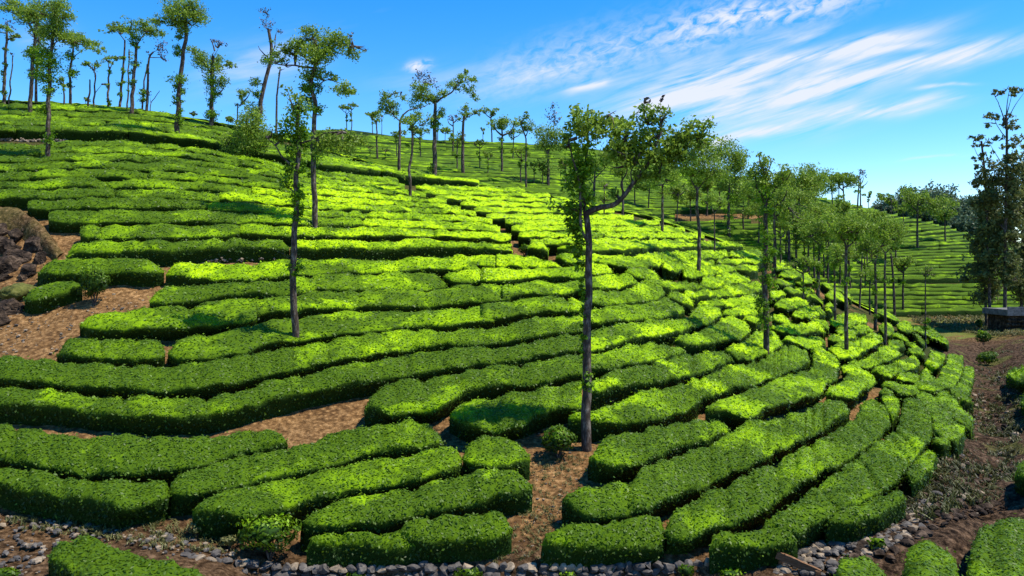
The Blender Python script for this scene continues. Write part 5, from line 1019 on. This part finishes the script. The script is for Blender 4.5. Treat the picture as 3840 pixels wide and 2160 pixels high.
euc((3712, 1205), [(3712, 1205), (3708, 1000), (3700, 800), (3690, 620), (3680, 530)], 13, [([(3700, 800), (3670, 720), (3655, 690)], 4), ([(3704, 900), (3740, 820), (3750, 760)], 4), ([(3690, 620), (3660, 570), (3650, 530)], 3)], bl, 'slimmer eucalyptus with loose leaf tufts left of the tallest one', 41, 99)
bl = []
for y in range(760, 1120, 32):
    for _ in range(3): bl.append((3690 + er.normal(0, 30), y + er.uniform(-12, 12), er.uniform(22, 42), er.uniform(14, 24)))
euc((3700, 1195), [(3700, 1195), (3692, 1050), (3685, 900), (3680, 790)], 12, [([(3688, 950), (3660, 880)], 4)], bl, 'shorter dark eucalyptus at the left of the group with drooping leaves', 42, 101)
bl = []
for y in range(600, 1130, 30):
    for _ in range(3): bl.append((3838 + er.normal(0, 34), y + er.uniform(-12, 12), er.uniform(28, 50), er.uniform(14, 26)))
euc((3830, 1180), [(3830, 1180), (3834, 950), (3838, 620)], 14, [([(3836, 800), (3870, 720)], 4)], bl, 'dark eucalyptus cut by the right edge of the view', 43, 103)
for x, y0, i in ((3688, 1150, 0), (3735, 1190, 1)):
    pass
# ---------------------------------------------------------------- stones, walls, bushes, fence, bridge edge
def rock_mesh(r, sx, sy, sz, n=2, lo=.45, hi=.8):
    import bmesh
    bm = bmesh.new(); bmesh.ops.create_icosphere(bm, subdivisions=n, radius=1)
    V = np.array([v.co[:] for v in bm.verts]); Fc = np.array([[l.index for l in f.verts] for f in bm.faces]); bm.free()
    for _ in range(5):      # chop flat facets
        d = r.normal(0, 1, 3); d /= np.linalg.norm(d); c = r.uniform(lo, hi); p = V @ d; V -= np.outer(np.maximum(p - c, 0), d)
    V += r.normal(0, .03, V.shape)
    a = r.uniform(0, 6.28); R = np.array([[math.cos(a), -math.sin(a), 0], [math.sin(a), math.cos(a), 0], [0, 0, 1]])
    return (V * [sx, sy, sz]) @ R.T, Fc
def join_tris(name, items, mats, midx, label, cat, group=None, kind=None, parent=None):
    V, T_, M_i, o = [], [], [], 0
    for (v, f), m in zip(items, midx): V.append(v); T_.append(f + o); o += len(v); M_i += [m] * len(f)
    ob = mesh_obj(name, np.concatenate(V), np.zeros((0, 4), int), mats, parent, smooth=False, tris=np.concatenate(T_), matidx=M_i)
    return tag(ob, label, cat, group, kind)
r = np.random.default_rng(3)
# dry stone wall along the bottom
wl = [(700, 2075), (760, 2092), (870, 2100), (1000, 2112), (1280, 2124), (1600, 2119), (1900, 2117), (2200, 2117), (2560, 2106), (2850, 2082), (3050, 2040), (3200, 2000), (3300, 1950)]
WP = np.array([hit(x, y, 0) for x, y in wl]); s = rowlen(WP)
items, mi = [], []
for course in range(7):
    t = r.uniform(0, .2)
    while t < s[-1]:
        wdt = r.uniform(.16, .34); p = np.array([np.interp(t, s, WP[:, k]) for k in range(3)])
        v, f = rock_mesh(r, wdt * .68, .20, r.uniform(.11, .15), 2, .35, .68)
        z = p[2] - .04 - course * .17 + r.normal(0, .015); items.append((v + [p[0], p[1] - .10 - course * .02 + r.normal(0, .02), z], f))
        mi.append(1 if (course == 0 and r.random() < .22) or r.random() < .05 else 0); t += wdt * .95
join_tris('stone_wall', items, [M_STONE, M_STONEP], mi, 'low dry stone wall of dark grey stones along the bottom edge', 'stone wall')
def scatter_rocks(pts_px, n, smin, smax, pale, seed):
    r = np.random.default_rng(seed); it, m = [], []
    poly_ = np.array(pts_px, float); lo, hi = poly_.min(0), poly_.max(0)
    def inside(x, y):
        c = False; j = len(poly_) - 1
        for i in range(len(poly_)):
            xi, yi = poly_[i]; xj, yj = poly_[j]
            if (yi > y) != (yj > y) and x < (xj - xi) * (y - yi) / (yj - yi) + xi: c = not c
            j = i
        return c
    k = 0
    while len(it) < n and k < n * 20:
        k += 1; x = r.uniform(lo[0], hi[0]); y = r.uniform(lo[1], hi[1])
        if not inside(x, y): continue
        p = hit(x, y, 0)
        if p is None: continue
        q = r.uniform(0, 1) ** 2.5; sz = smin + (smax - smin) * q
        v, f = rock_mesh(r, sz * r.uniform(.8, 1.3), sz, sz * .65, 1 if sz < .12 else 2); it.append((v + p + [0, 0, sz * .15], f)); m.append(1 if r.random() < pale else 0)
    return it, m
it, m = scatter_rocks([(2900, 2085), (3050, 2045), (3230, 1985), (3330, 1930), (3460, 1870), (3480, 1960), (3400, 2020), (3250, 2090), (3150, 2160), (2900, 2160)], 420, .05, .17, .22, 5)
join_tris('stone_rubble', it, [M_STONE, M_STONEP], m, 'spilled rubble of grey and tan stones below the right-hand hedges', 'rubble', None, 'stuff')
it, m = scatter_rocks([(3380, 1880), (3480, 1600), (3640, 1440), (3720, 1250), (3840, 1250), (3840, 1700), (3700, 1850), (3560, 1900)], 340, .04, .15, .4, 6)
join_tris('gully_stones', it, [M_STONE, M_STONEP], m, 'loose stones strewn over the brown gully at the right', 'stones', None, 'stuff')
it, m = scatter_rocks([(3150, 2110), (3300, 1960), (3430, 1850), (3520, 1660), (3640, 1520), (3800, 1540), (3840, 1900), (3560, 1960), (3350, 2110)], 620, .05, .20, .15, 16)
join_tris('bank_stones', it, [M_ROCK, M_STONEP], m, 'dark broken stones covering the bank at the lower right', 'stones', None, 'stuff')
it, m = scatter_rocks([(-40, 1930), (250, 1960), (600, 1990), (860, 2060), (900, 2090), (600, 2080), (300, 2010), (180, 2060), (140, 2160), (-40, 2160)], 260, .04, .13, .3, 7)
join_tris('ground_stones', it, [M_STONE, M_STONEP], m, 'scattered stones on the bare strip at the bottom left', 'stones', None, 'stuff')
it, m = scatter_rocks([(1900, 1560), (2210, 1690), (2220, 1850), (2100, 2100), (1830, 2110), (1960, 1900), (1990, 1700)], 110, .02, .06, .5, 8)
join_tris('path_gravel', it, [M_STONE, M_STONEP], m, 'small clods and stones on the bare dirt gap', 'gravel', None, 'stuff')
it, m = scatter_rocks([(-40, 1080), (230, 1060), (560, 1100), (560, 1160), (300, 1180), (210, 1330), (-40, 1330)], 200, .03, .09, .6, 9)
join_tris('slope_gravel', it, [M_STONE, M_STONEP], m, 'clods and small stones on the bare slope at the left', 'gravel', None, 'stuff')
# boulders of the cutting at the left edge
bo = np.random.default_rng(21)
BD = [(20, 915, 60, 45, 'big dark boulder at the very left edge of the rocky cutting'), (75, 955, 50, 40, 'dark cracked boulder in the middle of the rocky cutting'), (130, 900, 45, 50, 'brown-grey boulder under the earth bank at the left'), (30, 990, 55, 40, 'grey boulder low in the left cutting'),
      (105, 1010, 40, 30, 'pale grey boulder low in the left cutting, beside the hedge end'), (60, 880, 36, 34, 'dark blocky boulder high in the left cutting'), (150, 965, 30, 28, 'small grey boulder nearest the hedge tip in the cutting'), (10, 860, 40, 30, 'topmost brown boulder of the left cutting'), (30, 1150, 70, 38, 'rounded dark boulder with lichen below the mossy patch'), (-10, 1195, 50, 40, 'dark boulder cut by the left edge on the bare slope')]
BD += [(165, 925, 24, 22, 'small dark stone highest on the right of the left cutting'), (90, 870, 26, 22, 'dark stone half buried in the brown earth bank'), (45, 945, 30, 24, 'dark stone wedged between the big boulders'), (85, 1035, 26, 20, 'flat dark stone at the bottom of the cutting'), (15, 1035, 30, 22, 'broken grey stone at the bottom left of the cutting'), (190, 1000, 20, 16, 'smallest stone next to the hedge tip')]
for x, y, rx, ry, lab in BD:
    p = hit(x, y + ry * .6, 0); k = p[1] / F; v, f = rock_mesh(bo, rx * k * .9, rx * k * .75, ry * k * 1.05, 4); v += (vnoise(v + x, 2.2) * .22 + vnoise(v + x, 7) * .10)[:, None] * np.array([1, 1, 1])
    ob = mesh_obj('boulder', v, np.zeros((0, 4), int), [M_ROCK], None, smooth=False, tris=f); ob.location = tuple(p + [0, 0, ry * k * .22]); tag(ob, lab, 'boulder', 'boulders of the cutting at the left edge')
# earth bank above the boulders
U_ = [(-160, 775), (0, 775), (90, 800), (160, 850), (215, 905), (240, 945)]; D_ = [(-160, 900), (-40, 890), (60, 890), (120, 925), (165, 960), (215, 975)]
A_ = np.array([hit(x, y, .1) for x, y in U_]); B_ = np.array([hit(x, y, 0) for x, y in D_]); n = 36; q = np.linspace(0, 1, n); sA = rowlen(A_); sB = rowlen(B_)
A_ = np.stack([np.interp(q * sA[-1], sA, A_[:, k]) for k in range(3)], 1); B_ = np.stack([np.interp(q * sB[-1], sB, B_[:, k]) for k in range(3)], 1)
G_ = np.zeros((n, 16, 3))
for j in range(16):
    f = j / 15; P = A_ * (1 - f) + B_ * f; P[:, 2] = P[:, 2] + .75 * math.sin(math.pi * min(f * 1.15, 1)) * np.sin(np.pi * np.clip(q * .98 + .02, 0, 1)) ** .5 - .05; P[:, 1] -= .25 * math.sin(math.pi * f); G_[:, j] = P
G_ = G_.reshape(-1, 3); G_[:, 2] += vnoise(G_, 2.0) * .25 + vnoise(G_, 6) * .12
bank = mesh_obj('earth_bank', G_, gridfaces(n, 16)[:, ::-1], [M_GROUND], attrs={'grass': np.full(len(G_), .25), 'debris': np.full(len(G_), .45), 'under': np.zeros(len(G_))})
tag(bank, kind='structure')
p = hit(62, 1110, 0); k = p[1] / F; v, f = rock_mesh(bo, 95 * k, .8, 38 * k, 4, .8, .98); v[:, 2] += vnoise(v, 3) * .12
ob = mesh_obj('mossy_mound', v, np.zeros((0, 4), int), [M_MOSS], None, smooth=True, tris=f); ob.location = tuple(p + [0, .3, .1]); tag(ob, 'low olive green mossy mound below the dark boulders at the left', 'mound')
# stone edging of the two paths
def edging(a, n, name, lab, pale, sz):
    P = np.array([hit(x, y, 0) for x, y in a]); s = rowlen(P); it, m = [], []
    for _ in range(n):
        t = bo.uniform(0, s[-1]); p = np.array([np.interp(t, s, P[:, k]) for k in range(3)]); v, f = rock_mesh(bo, sz * 1.3, sz, sz * .8, 1); it.append((v + p + bo.normal(0, .12, 3) * [1, .8, .6] + [0, 0, .05], f)); m.append(1 if bo.random() < pale else 0)
    join_tris(name, it, [M_STONE, M_STONEP], m, lab, 'stone edging')
edging([(-120, 527), (0, 527), (120, 532), (200, 533), (270, 527)], 220, 'stone_edging', 'rough pale stone edging along the upper path at the left', .8, .11)
edging([(750, 984), (850, 980), (960, 975), (1090, 968)], 220, 'stone_edging', 'pale flat stone edging under the dark long row at mid slope', .9, .09)
# single bushes
def bush(px, py, rx, ry, label, mat=None, dens=2.0, leaf=None, name='tea_bush', stem=True, h0=None, group=None, cat='bush', young=.45):
    p = hit(px, py + ry, 0)
    if p is None: return
    k = p[1] / F; rad = np.array([rx, rx * .8, ry * .72]) * k; c = np.array([0, 0, ry * 1.18 * k]); r = np.random.default_rng(int(px + py))
    t = empty(name, tuple(p)); sz = leaf or max(.06, p[1] / 803 * 1.3)
    area = math.pi * rad[0] * rad[2] * 3; n = int(area * dens / (sz * sz) * .9) + 30
    d = r.normal(0, 1, (n, 3)); d /= np.linalg.norm(d, axis=1)[:, None]; bump = 1 + vnoise(d + px, 1.6)[:, None] * .7 + vnoise(d + py, 4.5)[:, None] * .35
    P = c + d * rad * bump * r.uniform(.8, 1.03, (n, 1)); N = d + r.normal(0, .5, (n, 3)); N /= np.linalg.norm(N, axis=1)[:, None]
    tt = np.cross(N, r.normal(0, 1, (n, 3))); tt /= np.linalg.norm(tt, axis=1)[:, None]; b = np.cross(N, tt); s_ = sz * r.uniform(.6, 1.3, n)[:, None]
    V = np.stack([P - tt * s_, P + b * s_ * .5, P + tt * s_, P - b * s_ * .5], 1).reshape(-1, 3)
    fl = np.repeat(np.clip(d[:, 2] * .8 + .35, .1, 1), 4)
    mesh_obj('foliage', V, np.arange(len(V)).reshape(-1, 4), [mat or M_TEA], t, smooth=False, attrs={'flush': fl, 'young': np.full(len(V), young)})
    Vs, Fs, o = [], [], 0
    for j in range(6):
        a = j * 1.05; e = c * .9 + np.array([math.cos(a), math.sin(a), 0]) * rad * .5; Pp, u = smooth_path([np.array([0, 0, -.1]), e * .5, e], 3); v, f = tube(Pp, .025 * (1.3 - u), 5); Vs.append(v); Fs.append(f + o); o += len(v)
    mesh_obj('stems', np.concatenate(Vs), np.concatenate(Fs), [M_BARK], t)
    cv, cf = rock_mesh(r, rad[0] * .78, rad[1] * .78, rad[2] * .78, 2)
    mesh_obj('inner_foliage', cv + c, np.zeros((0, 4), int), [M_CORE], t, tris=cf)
    return tag(t, label, cat, group)
bush(1012, 2010, 100, 82, 'single rounded tea bush standing alone above the stone wall, left of centre', young=.8)
bush(2093, 1655, 62, 62, 'small lone tea bush beside the base of the tall forked tree')
bush(353, 1070, 52, 74, 'dense dark bush at the end of the low hedge on the bare slope')
bush(1967, 938, 24, 24, 'dark round bush in the exposed side of the mid-slope row')
bush(2350, 868, 26, 20, 'dark rounded shrub among the bright rows right of the forked trunk')
bush(3688, 1268, 24, 30, 'dark round shrub on the gully side below the eucalyptus', name='shrub')
bush(3672, 1215, 12, 20, 'small dark upright shrub at the foot of the eucalyptus', name='shrub')
bush(3700, 1345, 38, 28, 'dark low shrub in the shaded gully', name='shrub', young=.1)
bush(3560, 1375, 34, 20, 'dark shrub where the curved rows meet the gully', name='shrub', young=.1)
bush(860, 2030, 30, 22, 'small yellowish weedy shrub below the lone tea bush', M_WEED, name='weed_clump', cat='weeds')
bush(735, 1990, 28, 30, 'dry straw-coloured weed clump under the hedge end', M_WEED, name='weed_clump', dens=.8, cat='weeds')
bush(25, 2155, 45, 22, 'bright leafy bush at the bottom left corner')
bush(1760, 2150, 60, 22, 'trailing green weeds hanging on the stone wall', name='weed_clump', dens=1.2, cat='weeds')
bush(2130, 2155, 30, 12, 'small green weed tuft on the stone wall under the dirt gap', name='weed_clump', dens=1.0, cat='weeds')
bush(1340, 2155, 36, 12, 'little weed tuft on the stone wall left of centre', name='weed_clump', dens=1.0, cat='weeds')
bush(2575, 2145, 30, 30, 'dark leafy weed beside the stone wall right of centre', name='weed_clump', dens=1.2, cat='weeds')
bush(2740, 2150, 50, 16, 'green weed mat on the stones left of the wooden rail', name='weed_clump', dens=1.0, cat='weeds')
bush(3290, 2040, 30, 26, 'green tuft growing in the rubble', name='weed_clump', dens=1.0, cat='weeds')
# dry grass and weeds of the gully: uncountable
def tufts(poly_px, n, size, mat, name, label, seed, hgt=1.0):
    it = []; r = np.random.default_rng(seed); pl = np.array(poly_px, float); lo, hi = pl.min(0), pl.max(0); V = []
    k = 0
    while k < n:
        x, y = r.uniform(lo[0], hi[0]), r.uniform(lo[1], hi[1]); c = False; j = len(pl) - 1
        for i in range(len(pl)):
            xi, yi = pl[i]; xj, yj = pl[j]
            if (yi > y) != (yj > y) and x < (xj - xi) * (y - yi) / (yj - yi) + xi: c = not c
            j = i
        k += 1
        if not c: continue
        p = hit(x, y, 0)
        if p is None: continue
        for _ in range(9):
            a = r.uniform(0, 6.28); L = size * r.uniform(.5, 1.3); tip = p + [math.cos(a) * L * .6 + r.normal(0, .05), math.sin(a) * L * .6, L * .8 * hgt]; w = np.array([-math.sin(a), math.cos(a), 0]) * size * .09
            b0 = p + r.normal(0, size * .35, 3) * [1, 1, 0]; m_ = (b0 + tip) / 2 + [0, 0, L * .18]
            V += [b0 - w, b0 + w, m_ + w * .9, m_ - w * .9, m_ - w * .9, m_ + w * .9, tip + w * .1, tip - w * .1]
    V = np.array(V); ob = mesh_obj(name, V, np.arange(len(V)).reshape(-1, 4), [mat], None, smooth=False); tag(ob, label, 'weeds', None, 'stuff')
tufts([(3340, 1900), (3480, 1640), (3660, 1500), (3680, 1300), (3840, 1280), (3840, 1880), (3600, 1900), (3450, 1960)], 1500, .24, M_WEEDD, 'gully_weeds', 'brownish weeds and dry grass covering the gully at the right', 31)
tufts([(3400, 1185), (3800, 1185), (3840, 1260), (3700, 1260), (3560, 1240), (3440, 1215)], 1200, .35, M_WEED, 'valley_grass', 'rough yellowish grass on the valley floor', 32)
tufts([(0, 1930), (300, 1960), (760, 1960), (900, 2080), (600, 2060), (380, 2020), (100, 2000)], 500, .12, M_WEED, 'dry_grass', 'sparse dry grass on the bare strip at the bottom left', 33)
tufts([(1960, 1720), (2200, 1700), (2180, 1800), (2080, 2110), (1850, 2110), (1950, 1950)], 500, .09, M_WEED, 'path_grass', 'thin dry grass on the dirt gap', 34)
# wooden rail leaning on its post at the bottom right
p0 = hit(2925, 2120, 0); k = p0[1] / F
rl = empty('wooden_rail', tuple(p0))
def beam(name, a, b, w, h, mat, parent):
    a = np.array(a, float); b = np.array(b, float); d = (b - a) / np.linalg.norm(b - a); s_ = np.cross(d, [0, 1, .2]); s_ /= np.linalg.norm(s_); u = np.cross(s_, d)
    n = 10; V = []
    for i in range(n):
        c = a + (b - a) * i / (n - 1)
        for (e, f) in ((-1, -1), (1, -1), (1, 1), (-1, 1)): V.append(c + s_ * w / 2 * e + u * h / 2 * f + rng.normal(0, .004, 3))
    o = len(V); V = np.array(V); Fq = gridfaces(n, 4, wrap=True); Fq = np.concatenate([Fq, [[0, 1, 2, 3], [o - 1, o - 2, o - 3, o - 4]]])
    return mesh_obj(name, V, Fq, [mat], parent, smooth=False)
def rel(x, y, dy=0): return ((x - CX) * (p0[1] + dy) / F - p0[0], dy, (CY - y) * (p0[1] + dy) / F - p0[2])
beam('post', rel(2928, 2100), rel(2928, 2230), .13, .12, M_WOOD, rl); beam('plank', rel(2912, 2078, -.08), rel(3076, 2152, -.5), .20, .08, M_WOOD, rl)
beam('post', rel(3065, 2140, -.5), rel(3065, 2250, -.5), .12, .12, M_WOOD, rl)
tag(rl, 'weathered brown wooden rail slanting from a post at the wall', 'rail')
# grey concrete slab over a dark masonry wall at the right edge of the valley floor
D = 92.0; k = D / F
br = empty('culvert_wall', ((3800 - CX) * k, D, (CY - 1290) * k))
def boxm(name, x0, x1, y0, y1, z0, z1, mat, parent):
    V = np.array([[x, y, z] for x in (x0, x1) for y in (y0, y1) for z in (z0, z1)]); Fq = [[0, 1, 3, 2], [4, 6, 7, 5], [0, 4, 5, 1], [2, 3, 7, 6], [0, 2, 6, 4], [1, 5, 7, 3]]
    return mesh_obj(name, V, Fq, [mat], parent, smooth=False)
boxm('slab', -40 * k, 400 * k, -.9, 4, (1290 - 1182) * k, (1290 - 1160) * k, M_CONC, br)
boxm('parapet', -34 * k, 398 * k, -.8, -.55, (1290 - 1159.6) * k, (1290 - 1150) * k, M_CONC, br)
it, m = [], []
for i in range(30):
    for j in range(7):
        v, f = rock_mesh(bo, .3, .3, .24, 1); it.append((v + [(-25 + i * 13) * k + bo.normal(0, .04), -.35 + bo.normal(0, .05), -.3 + j * .5], f)); m.append(0)
join_tris('masonry', it, [M_ROCK], m, None, None, parent=br)
boxm('abutment', -22 * k, 380 * k, -.25, 3.8, -1.2, (1290 - 1182.5) * k, M_ROCK, br)
tag(br, 'grey concrete slab on a dark stone wall beside the eucalyptus trunks', 'culvert')
# person in white far down between the stems
def person(px, py, hp, label, shirt):
    b = hit(px, py, 0); kk = b[1] / F; s = hp * kk / 1.65
    t = bpy.data.meshes.new('person'); vs_ = [(0, 0, .86), (0, 0, 1.12), (0, 0, 1.38), (0, -.02, 1.48), (0, -.02, 1.60), (.10, 0, .82), (.11, -.04, .46), (.12, 0, .06), (.12, -.12, .03), (-.10, 0, .82), (-.12, .03, .46), (-.13, .05, .06), (-.13, -.06, .03),
        (.19, 0, 1.38), (.25, -.06, 1.12), (.22, -.22, .95), (-.19, 0, 1.38), (-.26, -.04, 1.12), (-.22, -.2, .98)]
    ed = [(0, 1), (1, 2), (2, 3), (3, 4), (0, 5), (5, 6), (6, 7), (7, 8), (0, 9), (9, 10), (10, 11), (11, 12), (2, 13), (13, 14), (14, 15), (2, 16), (16, 17), (17, 18)]
    rad = [.15, .14, .15, .055, .10, .09, .06, .045, .04, .09, .06, .045, .04, .06, .042, .035, .06, .042, .035]
    t.from_pydata([tuple(c * s for c in v) for v in vs_], ed, []); o = bpy.data.objects.new('person', t); C.objects.link(o); o.location = tuple(b)
    sk = o.modifiers.new('skin', 'SKIN')
    for v, rr in zip(t.skin_vertices[0].data if t.skin_vertices else [], rad): v.radius = (rr * s, rr * s)
    if not t.skin_vertices: pass
    o.modifiers.new('sub', 'SUBSURF').levels = 1; t.materials.append(shirt)
    return tag(o, label, 'person')
M_SHIRT = material('white_clothing', simple([(0.3, (0.55, 0.56, 0.58)), (0.7, (0.8, 0.8, 0.8))], 8))
